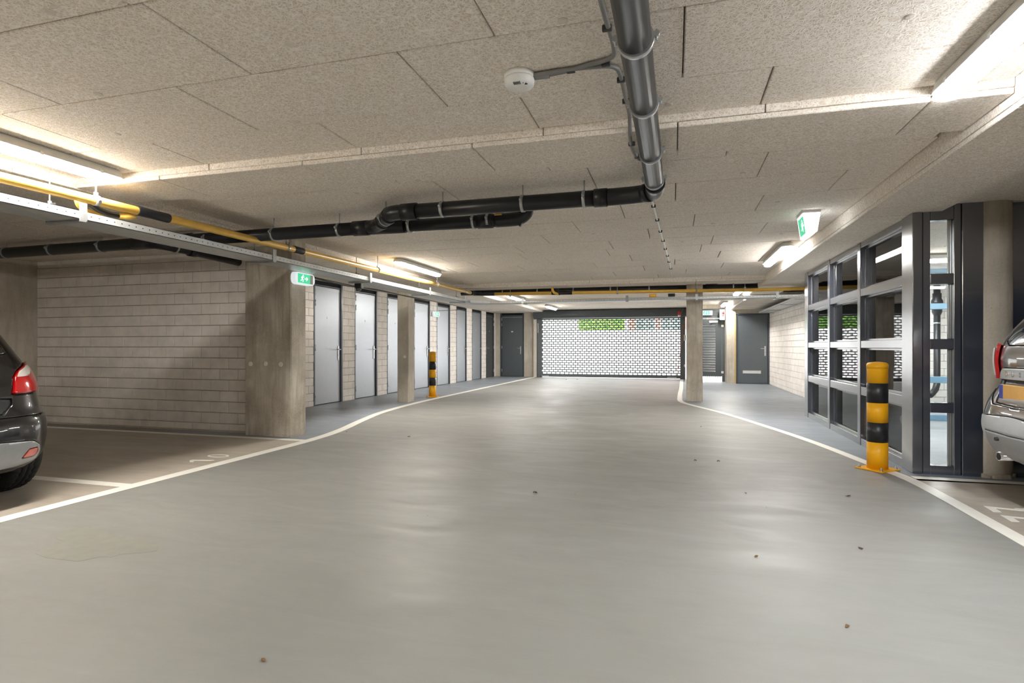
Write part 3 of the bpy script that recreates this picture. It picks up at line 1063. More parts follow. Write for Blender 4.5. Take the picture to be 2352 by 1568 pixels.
tr = thing('cable_tray', (-4.27, 5, 2.02), 'perforated steel cable tray running below the yellow gas pipe', 'cable tray')
for a, b in ((-6.0, 0.1), (0.1, 5.05), (5.05, 9.9)):
    tray_run(tr, (-4.10, a), (-4.10, b), 0.32, 2.018, 2.078)
tray_run(tr, (-4.10, 9.9), (-4.10, 11.2), 0.32, 2.018, 2.078)
for a, b in ((-3.75, -0.6), (-0.6, 2.6)):
    tray_run(tr, (a, 11.52), (b, 11.52), 0.30, 2.018, 2.068)
corner = MB().prism([(-4.10, 11.2), (-3.75, 11.52), (-3.75, 11.82), (-4.2, 11.82), (-4.42, 11.6), (-4.42, 11.2)], lambda x, y: (x, y, 2.018), lambda x, y: (x, y, 2.022))
corner.prism([(-4.10, 11.2), (-3.75, 11.52), (-3.752, 11.524), (-4.104, 11.204)], lambda x, y: (x, y, 2.018), lambda x, y: (x, y, 2.075))
corner.build('tray_bend', 'tray', tr)
for y in (0.9, 3.09, 5.13, 7.13, 9.15, 10.9):
    b = MB().box(-4.095, -4.089, y - .028, y + .028, 2.005, 2.135, .002).box(-4.44, -4.089, y - .02, y + .02, 1.998, 2.010, .002)
    b.box(-4.44, -4.434, y - .02, y + .02, 2.0, 2.13, .002)
    bb = b.build('bracket', 'steel', tr)
    MB().tube([(-4.25, y - .12, 2.12), (-4.25, y - .12, 2.338)], .005, 8).build('hanger_rod', 'steel', bb)
    MB().box(-4.30, -4.20, y - .125, y - .115, 2.1, 2.115).tube([(-4.25, y - .12, 2.075), (-4.25, y - .12, 2.13)], .012, 8).build('wing_nut', 'steel', bb)
for x in (-3.05, -0.9, 0.42, 1.85):
    b = MB().box(x - .025, x + .025, 11.508, 11.514, 2.0, 2.12, .002).box(x - .02, x + .02, 11.508, 11.83, 1.996, 2.010, .002)
    b.build('bracket', 'steel', tr)
# white lines of cable lying over the tray
for i, (xx, zz) in enumerate(((-4.17, 2.032), (-4.21, 2.032), (-4.30, 2.034))):
    MB().tube([(xx, -2, zz), (xx + .02, 4, zz), (xx - .01, 8, zz), (xx, 11.1, zz)], .009, 8).build('cable', 'conduit' if i else 'strip_white', tr)
# tray along the far right wall
tr2 = thing('cable_tray', (2.45, 15, 2.07), 'white cable tray fixed along the top of the far right block wall', 'cable tray')
for a, b in ((11.9, 14.9), (14.9, 17.75)):
    tray_run(tr2, (2.36, b), (2.36, a), 0.32, 2.065, 2.115, holes=False)
for y in (12.6, 14.2, 16.2, 17.4):
    MB().box(2.35, 2.69, y - .015, y + .015, 2.052, 2.064, .002).build('bracket', 'steel', tr2)
# bundle of dark cables under the main tray, along the storage doors
cb = thing('cable', (-4.5, 9, 1.99), 'thin dark cables sagging beneath the tray by the storage doors', 'cable', 'thin surface cables')
MB().tube(fine([(-4.47, 6.25, 1.995), (-4.50, 7.1, 1.97), (-4.5, 8.0, 2.0), (-4.52, 9.0, 1.985), (-4.6, 10.2, 1.99)]), .008, 8).build('cable_strand', 'tape', cb)
MB().tube(fine([(-4.50, 6.3, 2.005), (-4.53, 7.4, 1.995), (-4.55, 9.0, 2.0), (-4.6, 12.0, 2.0), (-5.2, 13.6, 2.05), (-6.2, 14.4, 2.08)]), .006, 8).build('cable_strand', 'clip', cb)


# ------------------------------------------------------------------ black drain pipes
dr = thing('drain_pipe', (-2, 4.7, 2.26), 'thick black drain pipe with steel clamps bending across the ceiling', 'pipe', 'drain pipes')
R = 0.0625
ZP = 2.262
near = MB().tube([(-0.155, -3.0, ZP + .03), (-0.15, 1.0, ZP + .01), (-0.13, 4.20, ZP - .01)], R, 24)
near.build('pipe', 'black_pipe', dr)
# bend towards -x with its collars
PA = 4.455
bend = fine([(-0.13, 4.12, ZP - .01), (-0.13, 4.25, ZP - .01), (-0.165, 4.36, ZP - .01), (-0.27, 4.42, ZP - .005), (-0.40, PA, ZP), (-0.5, PA, ZP)])
MB().tube(bend, R + .004, 22).build('elbow', 'black_pipe', dr)
MB().tube([(-0.13, 4.10, ZP - .01), (-0.13, 4.19, ZP - .01)], R + .009, 22).build('collar', 'black_pipe', dr)
MB().tube([(-0.17, 4.352, ZP - .01), (-0.21, 4.385, ZP - .01)], R + .009, 22).build('collar', 'black_pipe', dr)
MB().tube([(-0.50, PA, ZP), (-0.60, PA, ZP)], R + .009, 22).build('collar', 'black_pipe', dr)
MB().tube([(-0.45, PA, ZP), (-2.22, PA + .01, ZP)], R, 24).build('pipe', 'black_pipe', dr)
MB().tube([(-2.12, PA + .01, ZP), (-2.26, PA + .01, ZP)], R + .010, 22).build('collar', 'black_pipe', dr)
PB = 4.905
j = fine([(-2.22, PA + .01, ZP), (-2.34, PA + .015, ZP), (-2.42, PA + .07, ZP - .002), (-2.55, PA + .22, ZP - .005), (-2.66, PA + .34, ZP - .005), (-2.75, PA + .42, ZP - .008), (-2.88, PB, ZP - .01)])
MB().tube(j, R + .003, 22).build('elbow', 'black_pipe', dr)
MB().tube([(-2.405, PA + .06, ZP - .002), (-2.455, PA + .12, ZP - .003)], R + .010, 22).build('collar', 'black_pipe', dr)
MB().tube([(-2.57, PA + .245, ZP - .005), (-2.62, PA + .30, ZP - .005)], R + .009, 22).build('collar', 'black_pipe', dr)
MB().tube([(-1.42, PB, ZP - .02), (-2.60, PB, ZP - .018)], R - .004, 24).build('pipe', 'black_pipe', dr)
MB().tube([(-2.45, PB, ZP - .015), (-2.98, PB, ZP - .012)], R + .005, 24).build('collar', 'black_pipe', dr)
MB().tube([(-2.84, PB, ZP - .012), (-3.00, PB, ZP - .012)], R + .010, 24).build('collar', 'black_pipe', dr)
MB().tube([(-2.90, PB, ZP - .012), (-5.45, PB, ZP - .022), (-8.93, PB, ZP - .04)], R, 24).build('pipe', 'black_pipe', dr)
# upturned end of the far pipe
e = fine([(-1.55, PB, ZP - .02), (-1.42, PB, ZP - .02), (-1.33, PB, ZP - .012), (-1.27, PB, ZP + .03), (-1.255, PB, ZP + .1), (-1.255, PB, ZP + .15)])
MB().tube(e, R, 20).build('elbow', 'black_pipe', dr)
MB().tube([(-1.30, PB, ZP - .065), (-1.36, PB - .01, ZP - .02)], R * .55, 16).build('inspection_cap', 'black_pipe', dr)
for x0, x1 in ((-1.72, -1.60), (-1.58, -1.50)):
    pass
MB().tube([(-1.58, PB, ZP - .02), (-1.72, PB, ZP - .02)], R + .004, 22).build('collar', 'black_pipe', dr)
MB().box(-1.545, -1.475, PB - R - .003, PB - R + .002, ZP + .01, ZP + .022).build('pipe_label', 'plate', dr)
# left-hand wye and its branch to the block wall
MB().tube([(-5.25, PB, ZP - .022), (-5.75, PB, ZP - .024)], R + .006, 22).build('collar', 'black_pipe', dr)
MB().tube([(-4.95, PB, ZP - .02), (-5.06, PB, ZP - .02)], R + .009, 22).build('collar', 'black_pipe', dr)
br = fine([(-5.55, PB, ZP - .03), (-5.47, 5.0, ZP - .035), (-5.41, 5.1, ZP - .045), (-5.40, 5.3, ZP - .05), (-5.40, 6.08, ZP - .07)])
MB().tube(br, R * .82, 20).build('branch', 'black_pipe', dr)
MB().tube([(-5.40, 5.30, ZP - .05), (-5.40, 5.40, ZP - .052)], R, 20).build('collar', 'black_pipe', dr)


def clamp(parent, c, axis, ztop):
    ax = Vector(axis)
    side = Vector((-ax.y, ax.x, 0))
    c = Vector(c)
    mb = MB().tube([c - ax * .0125, c + ax * .0125], R + .0065, 26)
    for s in (-1, 1):
        p = c + side * s * (R + .014)
        mb.tube([p - ax * .010 + Vector((0, 0, .012)), p + ax * .010 + Vector((0, 0, .012))], .012, 8)
        mb.tube([p + Vector((0, 0, -.012)), p + Vector((0, 0, .030))], .0045, 8)
    o = mb.build('clamp', 'steel', parent)
    MB().tube([c + Vector((0, 0, R)), Vector((c.x, c.y, ztop))], .006, 8).build('hanger_rod', 'steel', o)
    return o


for y in (1.25, 2.20, 2.78, 3.48, 4.05):
    clamp(dr, (-0.148 + .004 * y, y, ZP + .008 - .004 * y), (0, 1, 0), 2.338 if 3.3 < y < 3.85 else C)
for x in (-0.68, -1.18, -1.88):
    clamp(dr, (x, PA + .005, ZP), (1, 0, 0), C)
clamp(dr, (-2.50, PA + .165, ZP - .004), (-.66, .75, 0), C)
for x in (-1.62, -1.76, -2.40, -3.16, -3.92):
    clamp(dr, (x, PB, ZP - .016), (1, 0, 0), C)
for x in (-4.75, -6.22, -6.98, -7.72, -8.5):
    clamp(dr, (x, PB, ZP - .03), (1, 0, 0), 2.338)
for y in (5.12, 5.46):
    c = Vector((-5.405, y, ZP - .046))
    MB().tube([c - Vector((0, .012, 0)), c + Vector((0, .012, 0))], R * .82 + .006, 20).build('clamp', 'steel', dr)

# the far black pipe in front of the shutter
d2 = thing('drain_pipe', (-1.2, 12.3, 2.32), 'long black drain pipe behind the far yellow pipe run', 'pipe', 'drain pipes')
MB().tube([(-4.7, 12.25, 2.335), (1.62, 12.25, 2.305)], .062, 20).build('pipe', 'black_pipe', d2)
MB().tube([(-4.4, 12.25, 2.333), (-4.2, 12.25, 2.333)], .070, 20).build('collar', 'black_pipe', d2)
MB().tube([(0.62, 12.25, 2.31), (0.85, 12.25, 2.31)], .070, 20).build('collar', 'black_pipe', d2)
for x in (-3.7, -2.9, -2.1, -1.3, -0.5, 0.35, 1.15):
    MB().tube([(x - .014, 12.25, 2.32), (x + .014, 12.25, 2.32)], .068, 20).build('clamp', 'steel', d2)

# ------------------------------------------------------------------ smoke detector and its conduits
sd = thing('smoke_detector', (-0.715, 2.64, C), 'round white smoke detector on the ceiling beside the black pipe', 'smoke detector')
sx, sy = -0.715, 2.64
MB().lathe([(.074, C), (.074, C - .022), (.071, C - .024)], (sx, sy, 0), 'Z', 40).build('base', 'white', sd)
MB().lathe([(.0725, C - .0245), (.0735, C - .032), (.070, C - .052), (.060, C - .062), (.030, C - .066), (.02, C - .066)], (sx, sy, 0), 'Z', 40).build('cover', 'white', sd)
for k in range(6):
    a = -PI / 2 + (k - 2.5) * .07
    MB().box(sx - .015 + k * .006, sx - .0125 + k * .006, sy - .060, sy - .040, C - .0668, C - .058).build('vent_slot', 'clip', sd)
MB().box(sx + .035, sx + .048, sy - .035, sy - .030, C - .067, C - .0635).build('print_mark', 'clip', sd)
for k in range(2):
    MB().lathe([(.0022, C - .0665), (.0022, C - .064)], (sx + .03 + .012 * k, sy - .047 + .005 * k, 0), 'Z', 8).build('indicator', 'clip', sd)

cd = thing('conduit', (-0.35, 2.6, C - .02), 'pair of grey conduits from the smoke detector along the black pipe', 'conduit')
zc = C - .013
MB().tube(fine([(-0.65, 2.655, zc - .003), (-0.50, 2.645, zc), (-0.38, 2.61, zc), (-0.29, 2.585, zc), (-0.255, 2.55, zc), (-0.25, 2.46, zc), (-0.262, 2.2, zc), (-0.268, 1.9, zc), (-0.27, 1.2, zc), (-0.27, 0, zc)]), .0105, 12).build('conduit_run', 'conduit', cd)
MB().tube(fine([(-0.65, 2.635, zc - .003), (-0.50, 2.63, zc), (-0.38, 2.635, zc), (-0.29, 2.65, zc), (-0.252, 2.70, zc), (-0.245, 2.85, zc), (-0.242, 3.1, zc), (-0.24, 3.22, zc), (-0.242, 3.30, zc - .03), (-0.245, 3.36, zc - .075), (-0.25, 3.55, 2.338 - .013), (-0.235, 3.72, 2.338 - .013), (-0.215, 3.80, 2.338 - .014), (-0.205, 3.86, 2.36)]), .0105, 12).build('conduit_run', 'conduit', cd)
MB().tube([(-0.64, 2.645, zc - .004), (-0.57, 2.648, zc - .003)], .017, 12).build('gland', 'conduit', cd)
MB().tube(fine([(-0.205, 3.86, zc), (-0.20, 4.4, zc), (-0.18, 5.5, zc), (-0.12, 7.5, zc), (-0.06, 9.4, zc), (-0.02, 11.15, zc)]), .009, 10).build('conduit_run', 'strip_white', cd)
for x, y, z in [(-0.465, 2.64, zc), (-0.30, 2.62, zc), (-0.262, 2.33, zc), (-0.247, 2.80, zc), (-0.243, 3.05, zc), (-0.245, 3.5, 2.326), (-0.225, 3.74, 2.326), (-0.20, 4.3, zc), (-0.19, 4.9, zc), (-0.182, 5.4, zc),
                (-0.165, 6.0, zc), (-0.146, 6.6, zc), (-0.128, 7.2, zc), (-0.11, 7.8, zc), (-0.09, 8.4, zc), (-0.075, 9.0, zc), (-0.05, 9.8, zc)]:
    MB().box(x - .020, x + .020, y - .008, y + .008, z - .014, z + .012, .003).build('clip', 'clip', cd)


# ------------------------------------------------------------------ exit signs
def man(parent, fmap, s, mat='sign_print'):
    """running man and arrow as thin raised print; fmap(u, v, d) -> point, s the height of the panel"""
    mb = MB()

    def cap(p, q, w):
        p, q = Vector(p), Vector(q)
        d = (q - p).normalized()
        n = Vector((-d.y, d.x)) * w / 2
        poly = [tuple(p + n), tuple(p - n), tuple(q - n), tuple(q + n)]
        mb.prism(poly, lambda a, b: fmap(a * s, b * s, .0), lambda a, b: fmap(a * s, b * s, .0016))
    hd = [(-.30 + .075 * math.cos(2 * PI * k / 12), .33 + .075 * math.sin(2 * PI * k / 12)) for k in range(12)]
    mb.prism(hd, lambda a, b: fmap(a * s, b * s, .0), lambda a, b: fmap(a * s, b * s, .0016))
    cap((-.36, .22), (-.46, -.02), .13)
    cap((-.36, .20), (-.20, .12), .06)
    cap((-.20, .12), (-.13, .20), .05)
    cap((-.38, .20), (-.54, .14), .06)
    cap((-.54, .14), (-.60, .02), .05)
    cap((-.45, -.02), (-.28, -.12), .08)
    cap((-.28, -.12), (-.34, -.36), .07)
    cap((-.47, -.02), (-.54, -.20), .08)
    cap((-.54, -.20), (-.72, -.22), .07)
    return mb.build('running_man', mat, parent), cap, mb


def arrow(parent, fmap, s, cx, rot, mat='sign_print'):
    mb = MB()
    c, sn = math.cos(rot), math.sin(rot)
    for poly in ([(-.28, -.05), (.12, -.05), (.12, .05), (-.28, .05)], [(.05, -.2), (.28, 0), (.05, .2), (-.04, .2), (.14, 0), (-.04, -.2)]):
        pp = [((cx + (a * c - b * sn)) * s, (a * sn + b * c) * s) for a, b in poly]
        mb.prism(pp, lambda a, b: fmap(a, b, .0), lambda a, b: fmap(a, b, .0016))
    return mb.build('arrow', mat, parent)


def box_sign(loc, rz, Ls, Hs, D, label, arrow_rot=0.0, rounded=True):
    """flat emergency lamp; local x is its length, -y the side that shows"""
    t = thing('exit_sign', (0, 0, 0), label, 'exit sign', 'green exit signs')
    r = Hs * (.42 if rounded else .08)
    out = []
    for cx, cz, a0 in ((Ls / 2 - r, Hs / 2 - r, 0), (-Ls / 2 + r, Hs / 2 - r, PI / 2), (-Ls / 2 + r, -Hs / 2 + r, PI), (Ls / 2 - r, -Hs / 2 + r, 1.5 * PI)):
        for k in range(6):
            a = a0 + PI / 2 * k / 5
            out.append((cx + r * math.cos(a), cz + r * math.sin(a)))
    MB().prism(out, lambda a, b: (a, 0, b), lambda a, b: (a * .97, -D, b * .94)).build('lamp_body', 'sign_body', t)
    MB().box(-Ls * .42, Ls * .42, 0, .02, -Hs * .36, Hs * .36).build('back_plate', 'housing', t)
    g = MB().box(-Ls * .36, Ls * .24, -D - .002, -D, -Hs * .38, Hs * .38).build('green_panel', 'sign_green', t)
    MB().box(Ls * .24, Ls * .38, -D - .002, -D, -Hs * .38, Hs * .38).build('pale_panel', 'housing', t)
    fm = lambda a, b, d: (a - Ls * .02, -D - .0021 - d, b)
    k = Hs * .76 / .95
    man(g, fm, k)
    arrow(g, fm, k, .22, arrow_rot)
    place(t, loc, rz)
    return t


box_sign((-4.448, 6.06, 1.938), PI / 2, 0.40, 0.150, 0.06, 'green running man exit sign on the side of the wide stained column')
MB_ = None
s2 = box_sign((-6.36, 14.53, 2.0), PI / 2, 0.34, 0.14, 0.07, 'small green exit sign on the wall between storage doors', 0)
MB().tube([(-6.375, 14.45, 2.07), (-6.375, 14.45, 2.38)], .012, 10).tube([(-6.375, 14.60, 2.07), (-6.375, 14.60, 2.38)], .012, 10).build('conduit_pair', 'handle', s2)
s3 = box_sign((1.0, 18.92, 2.165), 0, 0.33, 0.15, 0.05, 'green exit sign with down arrow above the louvred gate', -PI / 2, False)
# hanging wedge lamp next to the clad beam
ws = thing('exit_sign', (1.28, 6.2, C), 'wedge shaped glowing exit lamp hanging beside the clad beam', 'exit sign', 'green exit signs')
y0, y1 = 6.02, 6.30
prof = [(1.195, C - .025), (1.345, C - .025), (1.318, C - .205), (1.262, C - .245), (1.225, C - .235)]
MB().prism(prof, lambda a, b: (a, y0, b), lambda a, b: (a, y1, b)).build('diffuser', emit('wedge_glow', (.92, .97, 1, 1), 1.6), ws)
MB().box(1.19, 1.35, y0 - .003, y1 + .003, C - .025, C, .003).build('base', 'white', ws)
A, B_ = Vector((1.195, 0, C - .03)), Vector((1.225, 0, C - .235))
upv = (A - B_).normalized()
nv = Vector((-abs(upv.z), 0, -abs(upv.x)))
nv.normalize()
mid = (A + B_) / 2
fm = lambda a, b, d: tuple(mid + upv * b + nv * (.0015 + d) + Vector((0, 6.16 - a, 0)))
g = MB().prism([(-.115, -.085), (.115, -.085), (.115, .085), (-.115, .085)], lambda a, b: fm(a, b, -.0014), lambda a, b: fm(a, b, .0)).build('green_panel', 'sign_green', ws)
man(g, lambda a, b, d: fm(a + .09, b, d), .15)
arrow(g, lambda a, b, d: fm(a + .02, b, d), .15, .2, PI)

# ------------------------------------------------------------------ security camera under the tray
sc = thing('security_camera', (-4.42, 7.25, 2.0), 'small black dome camera hanging under the cable tray', 'camera')
MB().lathe([(.055, 2.017), (.058, 1.985), (.058, 1.955), (.048, 1.945)], (-4.36, 7.25, 0), 'Z', 24).build('housing', 'black_plastic', sc)
MB().lathe([(.046, 1.945), (.044, 1.93), (.034, 1.91), (.018, 1.898), (.005, 1.895)], (-4.36, 7.25, 0), 'Z', 24).build('dome', 'car_glass', sc)
MB().box(-4.31, -4.295, 7.22, 7.28, 1.94, 2.017, .003).build('bracket', 'steel', sc)
# yellow call unit on the far tray
yb = thing('junction_box', (-0.40, 11.49, 2.1), 'small yellow box clipped to the far cable tray', 'junction box')
MB().box(-0.47, -0.33, 11.46, 11.508, 2.075, 2.135, .008).build('box_body', 'yellow', yb)
MB().box(-0.45, -0.35, 11.452, 11.461, 2.085, 2.125, .003).build('box_lid', 'gas', yb)
bb = thing('junction_box', (-0.06, 11.5, 2.1), 'small dark box beside the yellow box on the tray', 'junction box')
MB().box(-0.11, 0.02, 11.46, 11.508, 2.075, 2.135, .006).build('box_body', 'clip', bb)
MB().box(-0.09, 0.0, 11.455, 11.461, 2.085, 2.125, .003).build('box_lid', 'black_plastic', bb)


# ------------------------------------------------------------------ bollards
def bollard(x, y, rot, label, H=0.95, r=0.083):
    t = thing('bollard', (0, 0, 0), label, 'bollard', 'yellow and black bollards')
    MB().prism([(-.125, -.125), (.125, -.125), (.125, .125), (-.125, .125)], lambda a, b: (a, b, .003), lambda a, b: (a, b, .013)).build('base_plate', 'yellow', t)
    b = [0.013, 0.245, 0.432, 0.62, 0.775, H - .02]
    b = [0.013, 0.25, 0.425, 0.60, 0.775, H - .015]
    for i in range(5):
        rr = r + (0.0006 if i % 2 else 0)
        pr = [(rr, b[i]), (rr, b[i + 1])]
        if i == 4: pr += [(rr - .004, H - .004), (rr - .02, H + .004), (0.02, H + .010)]
        MB().lathe(pr, (0, 0, 0), 'Z', 40).build('yellow_band' if i % 2 == 0 else 'black_band', 'yellow' if i % 2 == 0 else 'black', t)
    MB().lathe([(r + .002, H - .05), (r + .0025, H - .03), (r + .002, H - .012)], (0, 0, 0), 'Z', 40).build('cap_ring', 'yellow', t)
    for sx_ in (-1, 1):
        for sy_ in (-1, 1):
            MB().lathe([(.013, .013), (.013, .024), (.008, .026), (.006, .040)], (sx_ * .1, sy_ * .1, 0), 'Z', 6, False).build('bolt', 'steel', t)
    MB().lathe([(.004, -r - .003), (.004, -r + .004)], (0, 0, H - .032), 'Y', 10).build('cap_screw', 'handle', t)
    place(t, (x, y, 0), rot)
    return t


bollard(1.755, 5.80, math.radians(40), 'yellow and black striped bollard in front of the glass partition', 0.955)
bollard(-5.09, 11.50, math.radians(15), 'yellow and black striped bollard standing past the slender column', 0.985, 0.075)

# ------------------------------------------------------------------ rolling shutter
sh = thing('rolling_shutter', (-2.2, 20.1, 0), 'grey rolling shutter of brick shaped openings closing the garage exit', 'shutter')
X0, X1 = -4.66, 0.30
YS = 20.08
NX = 30
ZB, ZTOP = 0.115, 2.10
NR = 24
RH = (ZTOP - ZB) / NR
PW = (X1 - X0 - .16) / NX


def slat_mesh(odd):
    mb = MB()
    a, b = X0, X1
    # a rod along the width and the links that hang from it
    mb.box(a, b, -.011, .011, -.017, .017, .004)
    x = a + .09 + (PW / 2 if odd else 0)
    while x < b - .05:
        mb.box(x - .0175, x + .0175, -.009, .009, .012, RH - .012)
        x += PW
    me = bpy.data.meshes.new('slat')
    me.from_pydata(mb.v, [], mb.f)
    me.materials.append(M['shutter'])
    return me


sm = [slat_mesh(0), slat_mesh(1)]
for i in range(NR):
    o = bpy.data.objects.new('slat', sm[i % 2])
    COL.objects.link(o)
    o.parent = sh
    o.location = Vector((0, YS, ZB + i * RH)) - sh.location
MB().box(X0, X1, YS - .025, YS + .025, 0.02, ZB - .012, .005).build('bottom_bar', 'shutter', sh)
for x0, x1 in ((X0 + .02, X0 + .32), (X1 - .52, X1 - .22)):
    MB().box(x0, x1, YS - .06, YS - .025, 0.03, 0.075, .005).build('lock_bar', 'handle', sh)
for a, b in ((X0 - .10, X0 + .075), (X1 - .10, X1 + .07)):
    MB().box(a, b, YS - .06, YS + .06, 0, 2.12, .006).build('guide_rail', 'shutter', sh)
MB().box(X0 - .09, X0 - .05, YS - .075, YS - .06, 1.6, 1.95, .004).build('limit_switch', 'handle', sh)
hood = [(0, 2.405), (-.30, 2.405), (-.36, 2.37), (-.38, 2.20), (-.34, 2.12), (-.22, 2.09), (0, 2.09)]
MB().prism(hood, lambda a, b: (X0 - .20, YS + .1 + a, b), lambda a, b: (X1 + .10, YS + .1 + a, b)).build('hood', 'gate', sh)
MB().box(X0, X1, YS - .02, YS + .03, 2.06, 2.10).build('top_bar', 'shutter', sh)
MB().box(X1 + .02, X1 + .09, YS - .10, YS - .06, 1.30, 1.50, .006).build('control_box', 'housing', sh)
MB().box(X1 + .02, X1 + .07, YS - .10, YS - .06, 0.42, 0.50, .006).build('photocell', 'housing', sh)
bc = thing('beacon', (0.2, 19.65, 2.25), 'red warning beacon at the corner of the shutter hood', 'beacon')
MB().lathe([(.04, 2.15), (.05, 2.17), (.05, 2.24), (.035, 2.28), (.01, 2.29)], (0.17, 19.70, 0), 'Z', 18).build('beacon_lens', 'red_paint', bc)
MB().lathe([(.045, 2.11), (.05, 2.15)], (0.17, 19.70, 0), 'Z', 18).build('beacon_base', 'white', bc)
MB().tube([(0.17, 19.72, 2.13), (0.22, 19.76, 2.2), (0.28, 19.8, 2.33), (0.31, 19.82, 2.4)], .008, 8).build('cable_tail', 'conduit', bc)
ch = thing('pull_chain', (0.25, 19.9, 1.2), 'red pull chain hanging at the right edge of the rolling shutter', 'chain')
MB().tube(fine([(0.30, 19.93, 1.85), (0.27, 19.92, 1.5), (0.22, 19.92, 1.0), (0.14, 19.92, 0.45), (0.10, 19.93, 0.2)]), .010, 8).build('chain_run', 'chain', ch)
MB().lathe([(.03, .12), (.035, .16), (.02, .2)], (0.10, 19.93, 0), 'Z', 12).build('handle_knob', 'handle', ch)

# ------------------------------------------------------------------ louvred pedestrian gate
lg = thing('louvred_gate', (1.07, 19.0, 0), 'dark grey louvred gate between the square column and the far door', 'gate')
GX0, GX1, GYY = 0.62, 1.53, 19.03
MB().box(GX0, GX0 + .06, GYY - .03, GYY + .03, 0, 2.3, .004).build('gate_post', 'gate', lg)
MB().box(GX1 - .072, GX1 + .02, GYY - .03, GYY + .03, 0, 2.3, .004).build('gate_post', 'gate', lg)
lf = MB().box(GX0 + .06, GX0 + .16, GYY - .02, GYY + .02, .16, 1.98, .003).box(GX1 - .27, GX1 - .075, GYY - .02, GYY + .02, .16, 1.98, .003)
lf.box(GX0 + .161, GX1 - .271, GYY - .02, GYY + .016, .16, .30, .003).box(GX0 + .161, GX1 - .271, GYY - .02, GYY + .016, 1.80, 1.98, .003)
lf.box(GX0 + .16, GX1 - .27, GYY + .024, GYY + .028, .17, 1.97)
lf.build('leaf_frame', 'gate', lg)
MB().box(GX0, GX1, GYY - .03, GYY + .03, 2.0, 2.05, .004).build('head_rail', 'gate', lg)
lou = bpy.data.meshes.new('louvre')
mbl = MB().prism([(-.022, -.028), (-.018, -.030), (.016, .026), (.012, .030)], lambda a, b: (GX0 + .16, a, b), lambda a, b: (GX1 - .27, a, b))
lou.from_pydata(mbl.v, [], mbl.f)
lou.materials.append(M['gate'])
for k in range(19):
    o = bpy.data.objects.new('louvre', lou)
    COL.objects.link(o)
    o.parent = lg
    o.location = Vector((0, GYY - .004, .34 + k * .0785)) - lg.location
    s = MB().box(GX0 + .16, GX1 - .27, GYY - .028, GYY - .024, .365 + k * .0785, .372 + k * .0785)
    s.build('louvre_edge', 'handle', lg)
MB().box(GX0 + .06, GX1 - .07, GYY + .012, GYY + .02, 2.05, 2.33).build('top_panel', 'gate', lg)
for k in range(7):
    MB().box(GX0 + .06, GX1 - .07, GYY - .012, GYY + .012, 2.07 + k * .034, 2.086 + k * .034).build('top_slat', 'gate', lg)
mbx = MB()
for k in range(12):
    mbx.box(GX0 + .08 + k * .062, GX0 + .096 + k * .062, GYY - .01, GYY + .01, .105, .16)
mbx.build('toothed_edge', 'gate', lg)
MB().box(GX1 - .46, GX1 - .20, GYY - .06, GYY - .02, 1.86, 1.92, .006).build('door_closer', 'housing', lg)
MB().tube([(GX1 - .33, GYY - .05, 1.86), (GX1 - .40, GYY - .12, 1.83), (GX1 - .42, GYY - .03, 1.80)], .010, 8).build('closer_arm', 'clip', lg)
for z in (.26, 1.72):
    MB().box(GX1 - .10, GX1 - .03, GYY - .05, GYY - .03, z, z + .07, .004).build('hinge', 'housing', lg)
nb = thing('warning_board', (1.5, 18.7, 2.1), 'white board with red marks hung on the pier by the gate', 'sign')
MB().box(1.36, 1.51, 18.66, 18.68, 1.93, 2.25, .003).build('board', 'white', nb)
for (a, b, c, d) in ((1.44, 1.47, 2.02, 2.20), (1.41, 1.50, 2.12, 2.15), (1.47, 1.50, 2.05, 2.24), (1.42, 1.44, 2.06, 2.10)):
    MB().box(a, b, 18.657, 18.661, c, d).build('red_mark', 'red_paint', nb)

# ------------------------------------------------------------------ dry leaves on the floor
LV = [(-1.004, 4.156, .034, 'curled brown leaf lying alone in the middle of the lane'), (1.23, 4.69, .032, 'brown leaf on the lane floor left of the striped bollard'),
      (0.978, 3.496, .026, 'twig like dark leaf on the lane nearest the grey car'), (0.414, 3.208, .022, 'thin curled leaf on the near lane, nearest of the long ones'),
      (0.654, 2.504, .020, 'small twig nearest the bottom right of the lane'), (0.409, 5.771, .03, 'pale dry leaf right of its twin on the lane'),
      (0.198, 5.754, .03, 'dark dry leaf left of its pale twin on the lane'), (0.518, 4.577, .018, 'tiny dark leaf on the lane ahead of the striped bollard'),
      (0.356, 8.214, .03, 'leaf on the lane this side of the square column'), (-1.382, 1.674, .02, 'small dark leaf at the near edge of the lane'),
      (-3.45, 18.66, .05, 'leaf at the foot of the rolling shutter'), (-3.1, 18.8, .05, 'dark leaf at the rolling shutter foot, right of another'),
      (-3.1, 6.3, .035, 'small dark leaf on the lane beside the wide stained column'), (-4.05, 6.45, .02, 'speck of leaf by the curve of the painted line')]
